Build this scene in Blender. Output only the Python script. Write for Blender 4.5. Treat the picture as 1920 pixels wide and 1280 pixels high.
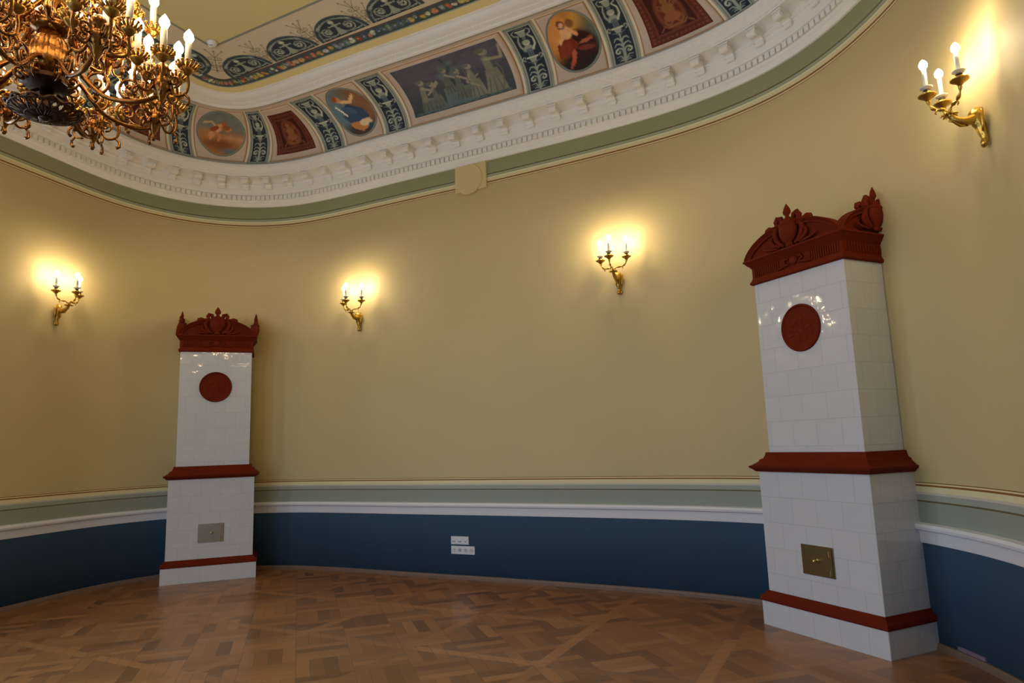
import bpy, math, random
import numpy as np
from mathutils import Vector, Matrix
random.seed(7); rng = np.random.default_rng(7)
SC = bpy.context.scene; COL = SC.collection
PI = math.pi
for o in list(bpy.data.objects): bpy.data.objects.remove(o)

# ---------------------------------------------------------------- camera
FPX, PITCH, ROLL, HC = 1259.04, 0.151948, -0.033498, 1.6
cam = bpy.data.cameras.new('camera'); cam.sensor_width = 36; cam.lens = FPX*36/1920; cam.clip_start = .05
co = bpy.data.objects.new('camera', cam); COL.objects.link(co); SC.camera = co
F = Vector((0, math.cos(PITCH), math.sin(PITCH))); R0 = Vector((1, 0, 0)); U0 = R0.cross(F)
cr, sr = math.cos(ROLL), math.sin(ROLL)
R1 = R0*cr + U0*sr; U1 = U0*cr - R0*sr
co.matrix_world = Matrix(((R1.x, U1.x, -F.x, 0), (R1.y, U1.y, -F.y, 0), (R1.z, U1.z, -F.z, HC), (0, 0, 0, 1)))
# ---------------------------------------------------------------- view, world
SC.view_settings.view_transform = 'Standard'; SC.view_settings.look = 'None'
SC.view_settings.gamma = 1; SC.view_settings.use_curve_mapping = False; SC.view_settings.exposure = -0.06
W = bpy.data.worlds.new('sky'); SC.world = W; W.use_nodes = True
W.node_tree.nodes['Background'].inputs[0].default_value = (.55, .72, 1, 1)
W.node_tree.nodes['Background'].inputs[1].default_value = 1.0
WINDOW_W = 72.0; WINDOW_COL = (.54, .73, 1.0)      # daylight through each window
BULB_SCONCE = 195.0; BULB_CHAND = 50.0; BULB_COL = (1.0, .72, .40)

# ---------------------------------------------------------------- plan of the room wall (curvature along the wall)
Q0 = (-5.9353, 5.68610, 1.276404)
KK = [-.005081, .018600, .013541, -.515905, -.595509, -.586450, -.096665, .055894, -.038155, -.007231,
      -.055036, -.248338, -.506998, -.292137, -.329933, -.366732, -.403531]
ds = .02
s_ = np.arange(0, 14.5+1e-9, ds); k_ = np.interp(s_, np.arange(17.0), KK)
h_ = Q0[2] + np.cumsum(k_)*ds
S = list(s_); X = list(Q0[0] + np.cumsum(np.cos(h_))*ds); Y = list(Q0[1] + np.cumsum(np.sin(h_))*ds); H = list(h_)
def run(length, turn=0.0):
    n = max(2, int(round(length/ds))); d = length/n
    for i in range(n):
        H.append(H[-1] + turn/n); X.append(X[-1] + math.cos(H[-1])*d); Y.append(Y[-1] + math.sin(H[-1])*d); S.append(S[-1]+d)
HR = math.radians(-117.3); run(1.3, HR - H[-1]); 
hend = h_[0] - 2*PI
RC = 1.9; RIGHT_LEN = 4.6
t2 = math.radians(-207.3) - HR; run(RIGHT_LEN); run(RC*abs(t2), t2)
# remaining: straight L2, arc to hend, straight L3 to the start
h2 = H[-1]; t3 = hend - h2
ax_, ay_ = 0.0, 0.0; n3 = 200; hh = h2
for i in range(n3):
    hh += t3/n3; ax_ += math.cos(hh)*RC*abs(t3)/n3; ay_ += math.sin(hh)*RC*abs(t3)/n3
rx_, ry_ = X[0]-X[-1]-ax_, Y[0]-Y[-1]-ay_
A_ = np.array([[math.cos(h2), math.cos(hend)], [math.sin(h2), math.sin(hend)]])
L2, L3 = np.linalg.solve(A_, [rx_, ry_])
S_FRONT = S[-1]; run(L2); S_C3 = S[-1]; run(RC*abs(t3), t3); S_LEFT = S[-1]; run(L3)
S = np.array(S); X = np.array(X); Y = np.array(Y); H = np.array(H); TOTAL = S[-1]
def PW(s, o=0.0):
    s = s % TOTAL
    x = float(np.interp(s, S, X)); y = float(np.interp(s, S, Y)); h = float(np.interp(s, S, H))
    return x + math.sin(h)*o, y - math.cos(h)*o, h
def srange(a, b, st=.06):
    n = max(2, int(math.ceil((b-a)/st))); return [a + (b-a)*i/n for i in range(n+1)]

# ---------------------------------------------------------------- colours and materials
def lin(c):
    c = np.asarray(c, float)/255.0
    return np.where(c <= .04045, c/12.92, ((c+.055)/1.055)**2.4)
WREF = lin((160, 148, 133))
def alb(r, g, b, k=.80):                # albedo of a paint seen as (r,g,b) where white plaster is seen as WREF
    return tuple(float(v) for v in np.clip(lin((r, g, b))/WREF*k, 0, .92))
def mat(name, col=(.5, .5, .5), rough=.5, metal=0, spec=.5, coat=0, emit=None, estr=0):
    m = bpy.data.materials.new(name); m.use_nodes = True; b = m.node_tree.nodes['Principled BSDF']
    b.inputs['Base Color'].default_value = (*col[:3], 1); b.inputs['Roughness'].default_value = rough
    b.inputs['Metallic'].default_value = metal; b.inputs['Specular IOR Level'].default_value = spec
    b.inputs['Coat Weight'].default_value = coat; b.inputs['Coat Roughness'].default_value = .08
    if emit: b.inputs['Emission Color'].default_value = (*emit, 1); b.inputs['Emission Strength'].default_value = estr
    return m
def nt(m): return m.node_tree.nodes, m.node_tree.links, m.node_tree.nodes['Principled BSDF']
def bump_noise(m, scale=30, strength=.15, dist=.01, detail=3, coord='Object'):
    N, L, B = nt(m); tc = N.new('ShaderNodeTexCoord'); n = N.new('ShaderNodeTexNoise'); n.inputs['Scale'].default_value = scale
    n.inputs['Detail'].default_value = detail; bp = N.new('ShaderNodeBump'); bp.inputs['Strength'].default_value = strength
    bp.inputs['Distance'].default_value = dist
    L.new(tc.outputs[coord], n.inputs['Vector']); L.new(n.outputs['Fac'], bp.inputs['Height']); L.new(bp.outputs['Normal'], B.inputs['Normal'])
    return m
def mott(m, c, amt=.12, scale=3.0):      # slight tonal mottling of a plain colour
    N, L, B = nt(m); tc = N.new('ShaderNodeTexCoord'); n = N.new('ShaderNodeTexNoise'); n.inputs['Scale'].default_value = scale; n.inputs['Detail'].default_value = 5
    r = N.new('ShaderNodeMix'); r.data_type = 'RGBA'
    r.inputs[6].default_value = tuple(v*(1-amt) for v in c) + (1,); r.inputs[7].default_value = tuple(min(1, v*(1+amt)) for v in c) + (1,)
    L.new(tc.outputs['Object'], n.inputs['Vector']); L.new(n.outputs['Fac'], r.inputs[0]); L.new(r.outputs[2], B.inputs['Base Color'])
    return m
M = {}
C_WHITE = (.80, .77, .73)
M['plaster'] = bump_noise(mat('white_plaster', C_WHITE, .7, spec=.3), 60, .12, .004)
M['rail'] = mat('white_rail_paint', (.80, .80, .82), .45)
# wall paint: horizontal bands by height
def wall_material():
    m = mat('painted_wall', rough=.62, spec=.3); N, L, B = nt(m)
    g = N.new('ShaderNodeNewGeometry'); sx = N.new('ShaderNodeSeparateXYZ'); L.new(g.outputs['Position'], sx.inputs[0])
    yel = (.60, .49, .245); cream = alb(160, 140, 98); grn = alb(112, 104, 72); grn2 = alb(120, 114, 84)
    blue = (.040, .088, .150); brown = alb(98, 58, 18); line = alb(72, 58, 34)
    dg = (.31, .34, .27); dgl = (.37, .40, .33); lt = (.62, .58, .46)
    def band(lo_hi, z0, z1):            # constant colour bands between the heights z0 and z1
        st = sorted(lo_hi, key=lambda t: t[0]); ra = N.new('ShaderNodeValToRGB'); r = ra.color_ramp; r.interpolation = 'CONSTANT'
        dv = N.new('ShaderNodeMapRange'); dv.inputs['From Min'].default_value = z0; dv.inputs['From Max'].default_value = z1; L.new(sx.outputs['Z'], dv.inputs['Value'])
        while len(r.elements) < len(st): r.elements.new(.5)
        for i, (z, c) in enumerate(st): r.elements[i].position = max(0, (z-z0)/(z1-z0))
        for i, (z, c) in enumerate(st): r.elements[i].color = (*c, 1)
        L.new(dv.outputs[0], ra.inputs[0]); return ra
    lo = band([(0, blue), (.87, dg), (1.080, line), (1.092, dgl), (1.135, lt), (1.152, cream), (1.192, brown), (1.207, cream), (1.217, brown), (1.224, yel)], .80, 1.24)
    hi = band([(0, yel), (4.844, brown), (4.851, cream), (4.865, brown), (4.882, cream), (4.922, alb(180, 162, 118)), (4.934, grn2), (4.970, line), (4.982, grn)], 4.80, 5.20)
    gt = N.new('ShaderNodeMath'); gt.operation = 'GREATER_THAN'; gt.inputs[1].default_value = 3.0; L.new(sx.outputs['Z'], gt.inputs[0])
    mx = N.new('ShaderNodeMix'); mx.data_type = 'RGBA'; L.new(gt.outputs[0], mx.inputs[0]); L.new(lo.outputs[0], mx.inputs[6]); L.new(hi.outputs[0], mx.inputs[7])
    n = N.new('ShaderNodeTexNoise'); n.inputs['Scale'].default_value = 1.3; n.inputs['Detail'].default_value = 4; L.new(g.outputs['Position'], n.inputs['Vector'])
    mr = N.new('ShaderNodeMapRange'); mr.inputs['To Min'].default_value = .95; mr.inputs['To Max'].default_value = 1.05; L.new(n.outputs['Fac'], mr.inputs['Value'])
    vm = N.new('ShaderNodeVectorMath'); vm.operation = 'SCALE'; L.new(mx.outputs[2], vm.inputs[0]); L.new(mr.outputs[0], vm.inputs['Scale'])
    L.new(vm.outputs[0], B.inputs['Base Color'])
    n2 = N.new('ShaderNodeTexNoise'); n2.inputs['Scale'].default_value = 45; L.new(g.outputs['Position'], n2.inputs['Vector'])
    bp = N.new('ShaderNodeBump'); bp.inputs['Strength'].default_value = .06; bp.inputs['Distance'].default_value = .004; L.new(n2.outputs['Fac'], bp.inputs['Height']); L.new(bp.outputs[0], B.inputs['Normal'])
    return m
M['wall'] = wall_material()
M['box_cream'] = mat('cream_wall_paint', (.62, .51, .26), .62, spec=.3)
# terracotta
M['terra'] = bump_noise(mott(mat('red_terracotta', (.128, .0140, .0038), .7, spec=.10), (.14, .0155, .0042), .22, 9), 90, .25, .003)
def tile_material():
    m = mat('white_glazed_tile', (.72, .73, .75), .05, spec=.55); N, L, B = nt(m)
    uv = N.new('ShaderNodeUVMap'); uv.uv_map = 'UVMap'
    br = N.new('ShaderNodeTexBrick'); br.inputs['Scale'].default_value = 1.0; br.offset = .5
    br.inputs['Mortar Size'].default_value = .0022; br.inputs['Mortar Smooth'].default_value = .6; br.inputs['Brick Width'].default_value = .245; br.inputs['Row Height'].default_value = .215
    br.inputs['Color1'].default_value = (.64, .645, .66, 1); br.inputs['Color2'].default_value = (.62, .625, .64, 1); br.inputs['Mortar'].default_value = (.54, .54, .55, 1)
    L.new(uv.outputs[0], br.inputs['Vector']); L.new(br.outputs['Color'], B.inputs['Base Color'])
    n = N.new('ShaderNodeTexNoise'); n.inputs['Scale'].default_value = 5; n.inputs['Detail'].default_value = 2; L.new(uv.outputs[0], n.inputs['Vector'])
    ad = N.new('ShaderNodeMath'); ad.operation = 'MULTIPLY_ADD'; ad.inputs[1].default_value = -.12; L.new(br.outputs['Fac'], ad.inputs[0]); L.new(n.outputs['Fac'], ad.inputs[2])
    bp = N.new('ShaderNodeBump'); bp.inputs['Strength'].default_value = .9; bp.inputs['Distance'].default_value = .011; L.new(ad.outputs[0], bp.inputs['Height']); L.new(bp.outputs[0], B.inputs['Normal'])
    return m
M['tile'] = tile_material()
M['brass'] = bump_noise(mat('aged_brass', (.42, .33, .16), .38, 1), 40, .1, .002)
M['brass_door'] = bump_noise(mat('brass_sheet', (.30, .235, .115), .34, 1), 25, .12, .002)
M['steel_door'] = bump_noise(mat('dull_nickel_sheet', (.36, .33, .27), .38, 1), 25, .12, .002)
M['brass_bright'] = mat('polished_brass', (.80, .66, .36), .18, 1)
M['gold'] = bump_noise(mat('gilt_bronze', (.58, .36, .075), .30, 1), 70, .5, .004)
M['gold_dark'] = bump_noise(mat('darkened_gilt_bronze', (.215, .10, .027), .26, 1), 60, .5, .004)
M['bronze_dark'] = bump_noise(mat('dark_bronze', (.075, .040, .022), .45, 1), 60, .5, .004)
M['candle'] = mat('white_candle_sleeve', (.80, .78, .74), .4)
M['collar'] = mat('dark_collar', (.03, .018, .01), .5)
M['pan'] = mat('milky_glass_pan', (.62, .62, .58), .1, coat=.5)
M['bulb_s'] = mat('sconce_bulb_glass', (1, .9, .7), .3, emit=(1.0, .79, .50), estr=BULB_SCONCE)
M['bulb_c'] = mat('chandelier_bulb_glass', (1, .9, .7), .3, emit=BULB_COL, estr=BULB_CHAND)
M['plastic'] = mat('white_plastic', (.72, .73, .74), .35)
M['plastic_dark'] = mat('grey_socket_holes', (.10, .10, .11), .5)
M['base'] = bump_noise(mott(mat('oak_skirting', (.20, .125, .085), .45), (.21, .13, .088), .2, 6), 20, .1, .003)
M['ceil_border'] = mat('pinkish_ceiling_paint', alb(146, 127, 98), .75, spec=.2)
M['ceil_centre'] = mat('yellow_ceiling_paint', alb(146, 127, 80), .75, spec=.2)
M['ceil_cream'] = mat('cream_ceiling_paint', alb(160, 138, 88), .75, spec=.2)
M['ceil_line'] = mat('grey_ceiling_line', alb(98, 90, 72), .75, spec=.2)
M['ceil_blue'] = mat('blue_grey_line', alb(104, 106, 94), .75, spec=.2)
M['ceil_red'] = mat('dark_red_line', alb(70, 48, 38), .75, spec=.2)
M['sprig'] = mat('olive_sprig_paint', alb(112, 98, 70), .75, spec=.2)
M['cove'] = mat('cove_cream_paint', alb(156, 139, 110), .75, spec=.2)
M['cove_pink'] = mat('cove_pink_paint', alb(140, 118, 96), .75, spec=.2)
M['cove_brown'] = mat('orange_brown_line', alb(128, 88, 52), .75, spec=.2)
M['cove_grey'] = mat('grey_painted_moulding', alb(116, 106, 88), .75, spec=.2)
M['win_frame'] = mat('white_window_paint', (.75, .75, .74), .4)
def glass_material():
    m = bpy.data.materials.new('window_glass'); m.use_nodes = True; N = m.node_tree.nodes; L = m.node_tree.links; N.clear()
    o = N.new('ShaderNodeOutputMaterial'); t = N.new('ShaderNodeBsdfTransparent'); g = N.new('ShaderNodeBsdfGlossy'); g.inputs['Roughness'].default_value = .02
    mx = N.new('ShaderNodeMixShader'); mx.inputs[0].default_value = .06; L.new(t.outputs[0], mx.inputs[1]); L.new(g.outputs[0], mx.inputs[2]); L.new(mx.outputs[0], o.inputs[0]); return m
M['glass'] = glass_material()
def paint_material():
    m = mat('painted_picture', rough=.7, spec=.2); N, L, B = nt(m); a = N.new('ShaderNodeAttribute'); a.attribute_name = 'paint'; L.new(a.outputs['Color'], B.inputs['Base Color']); return m
M['paint'] = paint_material()
def crown_material():
    m = mat('carved_plaster', C_WHITE, .7, spec=.3); N, L, B = nt(m); uv = N.new('ShaderNodeUVMap'); uv.uv_map = 'UVMap'
    sx = N.new('ShaderNodeSeparateXYZ'); L.new(uv.outputs[0], sx.inputs[0])
    a = N.new('ShaderNodeMath'); a.operation = 'MULTIPLY'; a.inputs[1].default_value = 2*PI/.11; L.new(sx.outputs[0], a.inputs[0])
    s = N.new('ShaderNodeMath'); s.operation = 'SINE'; L.new(a.outputs[0], s.inputs[0])
    b = N.new('ShaderNodeMath'); b.operation = 'MULTIPLY'; b.inputs[1].default_value = 2*PI/.05; L.new(sx.outputs[1], b.inputs[0])
    c = N.new('ShaderNodeMath'); c.operation = 'SINE'; L.new(b.outputs[0], c.inputs[0])
    p = N.new('ShaderNodeMath'); p.operation = 'MULTIPLY'; L.new(s.outputs[0], p.inputs[0]); L.new(c.outputs[0], p.inputs[1])
    bp = N.new('ShaderNodeBump'); bp.inputs['Strength'].default_value = .45; bp.inputs['Distance'].default_value = .006; L.new(p.outputs[0], bp.inputs['Height']); L.new(bp.outputs[0], B.inputs['Normal'])
    return m
M['carved'] = crown_material()
def floor_material():
    m = mat('oak_parquet', rough=.33, spec=.45, coat=.15); N, L, B = nt(m)
    def mth(op, a, b=None, c=None):
        n = N.new('ShaderNodeMath'); n.operation = op
        for i, v in enumerate((a, b, c)):
            if v is None: continue
            if isinstance(v, (int, float)): n.inputs[i].default_value = v
            else: L.new(v, n.inputs[i])
        return n.outputs[0]
    g = N.new('ShaderNodeNewGeometry'); mp = N.new('ShaderNodeMapping'); mp.inputs['Rotation'].default_value = (0, 0, math.radians(27.3+45)); L.new(g.outputs['Position'], mp.inputs['Vector'])
    sx = N.new('ShaderNodeSeparateXYZ'); L.new(mp.outputs[0], sx.inputs[0])
    mp2 = N.new('ShaderNodeMapping'); mp2.inputs['Rotation'].default_value = (0, 0, math.radians(27.3)); L.new(g.outputs['Position'], mp2.inputs['Vector'])
    s2 = N.new('ShaderNodeSeparateXYZ'); L.new(mp2.outputs[0], s2.inputs[0])
    PX = mth('DIVIDE', s2.outputs[0], 1.13); PY = mth('DIVIDE', s2.outputs[1], 1.13)
    qx, qy = mth('FRACT', PX), mth('FRACT', PY)
    frx, fry = mth('LESS_THAN', qx, .085), mth('LESS_THAN', qy, .085); isf = mth('MAXIMUM', frx, fry)
    m_ = .40; K = 4.0
    x = mth('DIVIDE', sx.outputs[0], m_); y = mth('DIVIDE', sx.outputs[1], m_)
    cx = mth('FLOOR', x); cy = mth('FLOOR', y); fx = mth('FRACT', x); fy = mth('FRACT', y)
    par = mth('MODULO', mth('ABSOLUTE', mth('ADD', cx, cy)), 2.0)
    f = mth('ADD', mth('MULTIPLY', fx, par), mth('MULTIPLY', fy, mth('SUBTRACT', 1.0, par)))
    g2 = mth('ADD', mth('MULTIPLY', fy, par), mth('MULTIPLY', fx, mth('SUBTRACT', 1.0, par)))
    idx = mth('FLOOR', mth('MULTIPLY', f, K)); ff = mth('FRACT', mth('MULTIPLY', f, K))
    cb = N.new('ShaderNodeCombineXYZ'); L.new(mth('ADD', cx, mth('MULTIPLY', idx, .13)), cb.inputs[0]); L.new(cy, cb.inputs[1]); L.new(mth('ADD', idx, mth('MULTIPLY', par, 7.3)), cb.inputs[2])
    wn = N.new('ShaderNodeTexWhiteNoise'); wn.noise_dimensions = '3D'; L.new(cb.outputs[0], wn.inputs['Vector'])
    # grain along the strip
    gv = N.new('ShaderNodeCombineXYZ'); L.new(mth('MULTIPLY', f, 16.0), gv.inputs[0]); L.new(mth('MULTIPLY', g2, 1.6), gv.inputs[1]); L.new(mth('MULTIPLY', wn.outputs['Value'], 40.0), gv.inputs[2])
    gn = N.new('ShaderNodeTexNoise'); gn.inputs['Scale'].default_value = 2.0; gn.inputs['Detail'].default_value = 5; L.new(gv.outputs[0], gn.inputs['Vector'])
    big = N.new('ShaderNodeTexNoise'); big.inputs['Scale'].default_value = .8; L.new(g.outputs['Position'], big.inputs['Vector'])
    tone = mth('ADD', mth('MULTIPLY', wn.outputs['Value'], .52), mth('ADD', mth('MULTIPLY', gn.outputs['Fac'], .40), mth('MULTIPLY', big.outputs['Fac'], .16)))
    ra = N.new('ShaderNodeValToRGB'); r = ra.color_ramp
    r.elements[0].position = .12; r.elements[0].color = (.10, .047, .021, 1); r.elements[1].position = 1.0; r.elements[1].color = (.50, .235, .080, 1)
    e = r.elements.new(.45); e.color = (.27, .12, .042, 1); e = r.elements.new(.75); e.color = (.38, .17, .056, 1)
    fc_ = N.new('ShaderNodeCombineXYZ'); L.new(mth('FLOOR', PX), fc_.inputs[0]); L.new(mth('FLOOR', PY), fc_.inputs[1]); L.new(frx, fc_.inputs[2])
    wf = N.new('ShaderNodeTexWhiteNoise'); wf.noise_dimensions = '3D'; L.new(fc_.outputs[0], wf.inputs['Vector'])
    tf = mth('ADD', mth('MULTIPLY', wf.outputs['Value'], .45), mth('ADD', mth('MULTIPLY', gn.outputs['Fac'], .40), .22))
    L.new(mth('ADD', mth('MULTIPLY', tone, mth('SUBTRACT', 1.0, isf)), mth('MULTIPLY', tf, isf)), ra.inputs[0])
    gap = mth('MINIMUM', mth('MINIMUM', ff, mth('SUBTRACT', 1.0, ff)), mth('MULTIPLY', mth('MINIMUM', g2, mth('SUBTRACT', 1.0, g2)), K))
    gl = mth('LESS_THAN', gap, .016)
    mx = N.new('ShaderNodeMix'); mx.data_type = 'RGBA'; L.new(gl, mx.inputs[0]); L.new(ra.outputs[0], mx.inputs[6]); mx.inputs[7].default_value = (.11, .055, .027, 1)
    L.new(mx.outputs[2], B.inputs['Base Color'])
    L.new(mth('ADD', .26, mth('MULTIPLY', gn.outputs['Fac'], .2)), B.inputs['Roughness'])
    bp = N.new('ShaderNodeBump'); bp.inputs['Strength'].default_value = .15; bp.inputs['Distance'].default_value = .003
    L.new(mth('SUBTRACT', mth('MULTIPLY', gn.outputs['Fac'], .4), gl), bp.inputs['Height']); L.new(bp.outputs[0], B.inputs['Normal'])
    return m
M['floor'] = floor_material()

# ---------------------------------------------------------------- mesh helpers
class MB:
    def __init__(s): s.v = []; s.f = []; s.uv = None
    def add(s, vs, fs):
        b = len(s.v); s.v += [tuple(map(float, p)) for p in vs]; s.f += [tuple(i+b for i in f) for f in fs]; return s
    def box(s, a, b, T=None):
        (x0, y0, z0), (x1, y1, z1) = a, b
        P = [(x0,y0,z0),(x1,y0,z0),(x1,y1,z0),(x0,y1,z0),(x0,y0,z1),(x1,y0,z1),(x1,y1,z1),(x0,y1,z1)]
        if T is not None: P = [tuple(T @ Vector(p)) for p in P]
        return s.add(P, [(0,3,2,1),(4,5,6,7),(0,1,5,4),(1,2,6,5),(2,3,7,6),(3,0,4,7)])
    def lathe(s, prof, n=20, T=None, closed=False):
        P = []; Fc = []
        for (r, z) in prof:
            for i in range(n): a = 2*PI*i/n; P.append((r*math.cos(a), r*math.sin(a), z))
        if T is not None: P = [tuple(T @ Vector(p)) for p in P]
        m = len(prof)
        for j in range(m-1):
            for i in range(n): k = (i+1) % n; Fc.append((j*n+i, j*n+k, (j+1)*n+k, (j+1)*n+i))
        if prof[0][0] > 1e-4: Fc.append(tuple(range(n-1, -1, -1)))
        if prof[-1][0] > 1e-4: Fc.append(tuple((m-1)*n+i for i in range(n)))
        return s.add(P, Fc)
    def tube(s, pts, rad, n=8, T=None, flat=1.0):
        pts = [Vector(p) for p in pts]; m = len(pts)
        if not hasattr(rad, '__len__'): rad = [rad]*m
        P = []; Fc = []; ref = None
        for j, p in enumerate(pts):
            t = (pts[min(j+1, m-1)] - pts[max(j-1, 0)]).normalized()
            if ref is None: ref = t.orthogonal().normalized()
            ref = (ref - t*ref.dot(t)); ref = ref.normalized() if ref.length > 1e-6 else t.orthogonal().normalized()
            b = t.cross(ref)
            for i in range(n): a = 2*PI*i/n; P.append(p + ref*math.cos(a)*rad[j] + b*math.sin(a)*rad[j]*flat)
        if T is not None: P = [T @ p for p in P]
        for j in range(m-1):
            for i in range(n): k = (i+1) % n; Fc.append((j*n+i, j*n+k, (j+1)*n+k, (j+1)*n+i))
        Fc.append(tuple(range(n-1, -1, -1))); Fc.append(tuple((m-1)*n+i for i in range(n)))
        return s.add(P, Fc)
    def prism(s, poly, a, b, fn):       # polygon (u,v) extruded w from a to b, fn(u,v,w) -> point
        n = len(poly); P = [fn(u, v, a) for u, v in poly] + [fn(u, v, b) for u, v in poly]
        Fc = [tuple(range(n-1, -1, -1)), tuple(range(n, 2*n))] + [(i, (i+1) % n, (i+1) % n+n, i+n) for i in range(n)]
        return s.add(P, Fc)
    def grid(s, P, nu, nv):
        return s.add(P, [(j*nu+i, j*nu+i+1, (j+1)*nu+i+1, (j+1)*nu+i) for j in range(nv-1) for i in range(nu-1)])
    def build(s, name, m, parent=None, smooth=False, fix=True, auto=None):
        me = bpy.data.meshes.new(name); me.from_pydata(s.v, [], s.f); me.update()
        if fix:
            import bmesh
            bm = bmesh.new(); bm.from_mesh(me); bmesh.ops.recalc_face_normals(bm, faces=bm.faces); bm.to_mesh(me); bm.free()
        me.materials.append(m)
        if smooth: me.polygons.foreach_set('use_smooth', [True]*len(me.polygons))
        if auto is not None and hasattr(me, 'set_sharp_from_angle'):
            me.polygons.foreach_set('use_smooth', [True]*len(me.polygons)); me.set_sharp_from_angle(angle=math.radians(auto))
        o = bpy.data.objects.new(name, me); COL.objects.link(o)
        if parent: o.parent = parent
        return o
def ball(mb, c, r, n=10, sz=1.0):
    pr = [(r*math.sin(PI*i/n), c[2]-r*sz*math.cos(PI*i/n)) for i in range(n+1)]
    mb.lathe([(max(a, 1e-5), z) for a, z in pr], n*2, Matrix.Translation((c[0], c[1], 0)))
def ellipsoid(mb, T, n=10):
    mb.lathe([(max(math.sin(PI*i/n), 1e-4), -math.cos(PI*i/n)) for i in range(n+1)], 2*n, T)
def tag(o, label=None, cat=None, group=None, kind=None):
    if label: o['label'] = label
    if cat: o['category'] = cat
    if group: o['group'] = group
    if kind: o['kind'] = kind
    return o
def empty(name, loc=(0, 0, 0), rz=0):
    o = bpy.data.objects.new(name, None); COL.objects.link(o); o.location = loc; o.rotation_euler = (0, 0, rz); o.empty_display_size = .1; return o
CH = {}
def kids(o): return [c for c in COL.objects if c.parent == o]
def copy_tree(o, parent=None, km=None):
    if km is None:
        km = {}
        for c in COL.objects:
            if c.parent: km.setdefault(c.parent.name, []).append(c)
    c = o.copy(); COL.objects.link(c); c.parent = parent
    for ch in km.get(o.name, []): copy_tree(ch, c, km)
    return c
def bez(p, n=12):                       # Catmull-Rom through control points
    p = [Vector(q) for q in p]; q = [p[0]*2-p[1]] + p + [p[-1]*2-p[-2]]; out = []
    for i in range(1, len(q)-2):
        for k in range(n):
            t = k/n; a, b, c, d = q[i-1], q[i], q[i+1], q[i+2]
            out.append(.5*((2*b) + (c-a)*t + (2*a-5*b+4*c-d)*t*t + (3*b-a-3*c+d)*t**3))
    out.append(p[-1]); return out
def spiral(c, r0, r1, a0, turns, n=28):  # 2-D spiral points
    return [(c[0]+(r0+(r1-r0)*i/n)*math.cos(a0+turns*2*PI*i/n), c[1]+(r0+(r1-r0)*i/n)*math.sin(a0+turns*2*PI*i/n)) for i in range(n+1)]

def sweep(name, prof, m, a=0, b=None, st=.06, kind=None, closed=True, parent=None, uvs=False, auto=30):
    """profile of (offset from the wall, z) swept along the wall"""
    loop = b is None
    ss = srange(0, TOTAL, st)[:-1] if loop else srange(a, b, st)
    n = len(prof); P = []; Fc = []; g = [PW(s) for s in ss]
    for (x, y, h) in g:
        for (o, z) in prof: P.append((x+math.sin(h)*o, y-math.cos(h)*o, z))
    mm = len(ss); jn = n if closed else n-1
    uvl = []
    cum = [0]
    for i in range(n): q, w = prof[i], prof[(i+1) % n]; cum.append(cum[-1] + math.hypot(q[0]-w[0], q[1]-w[1]))
    for j in range(mm if loop else mm-1):
        k = (j+1) % mm
        sj, sk = ss[j], ss[j] + (ss[1]-ss[0])
        for i in range(jn):
            w = (i+1) % n; Fc.append((j*n+i, k*n+i, k*n+w, j*n+w)); uvl += [(sj, cum[i]), (sk, cum[i]), (sk, cum[i+1]), (sj, cum[i+1])]
    mb = MB(); mb.add(P, Fc)
    if not loop and closed: mb.f += [tuple(range(n)), tuple((mm-1)*n+i for i in range(n-1, -1, -1))]; uvl += [(0, 0)]*(2*n)
    o = mb.build(name, m, parent, fix=not uvs, auto=auto)
    if uvs:
        l = o.data.uv_layers.new(name='UVMap'); l.data.foreach_set('uv', np.array(uvl, float).ravel())
    if kind: o['kind'] = kind
    return o

# ---------------------------------------------------------------- room shell
Z_CEIL = 6.28; KS = 1/1.03; FZ = 1.6-1.6*KS     # floor height and stove scale
poly = [(PW(s)[0], PW(s)[1]) for s in srange(0, TOTAL, .1)[:-1]]
def flat(name, z, m, kind, up, off=0.0):
    mb = MB(); pts = [(*PW(s, off)[:2], z) for s in srange(0, TOTAL, .1)[:-1]]
    if not up: pts = pts[::-1]
    mb.add(pts, [tuple(range(len(pts)))]); o = mb.build(name, m, fix=False); o['kind'] = kind; return o
floor = flat('floor', FZ, M['floor'], 'structure', False)
if floor.data.polygons[0].normal.z < 0: floor.data.flip_normals()
ceiling = flat('ceiling', Z_CEIL, M['ceil_border'], 'structure', True, 1.12)
ZT = 5.30
def wall(name, a, b, wins=()):
    mb = MB(); ss = srange(a, b, .05); zs = [FZ, .95, 4.1, ZT]
    nz = len(zs)
    for s in ss:
        x, y, h = PW(s)
        for z in zs: mb.v.append((x, y, z))
    for j in range(len(ss)-1):
        sm = (ss[j]+ss[j+1])/2
        for i in range(nz-1):
            if i == 1 and any(w0 < sm < w1 for w0, w1 in wins): continue
            mb.f.append((j*nz+i, (j+1)*nz+i, (j+1)*nz+i+1, j*nz+i+1))
    o = mb.build(name, M['wall'], fix=False, smooth=True); o['kind'] = 'structure'
    sl = o.modifiers.new('thickness', 'SOLIDIFY'); sl.thickness = .20; sl.offset = 1 if False else -1
    return o
WIN_LEFT = [(S_LEFT+.25, S_LEFT+1.55), (S_LEFT+2.25, S_LEFT+3.55)]
WIN_FRONT = [(S_C3-1.35, S_C3-.05), (S_C3-3.4, S_C3-2.1)]  # second front window is unseen, added to brighten the left wall
wall('wall_back', 0, 16.2); wall('wall_right', 16.2, S_FRONT-1.2); wall('wall_front', S_FRONT-1.2, S_C3+1.2, WIN_FRONT); wall('wall_left', S_C3+1.2, TOTAL, WIN_LEFT)
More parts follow.
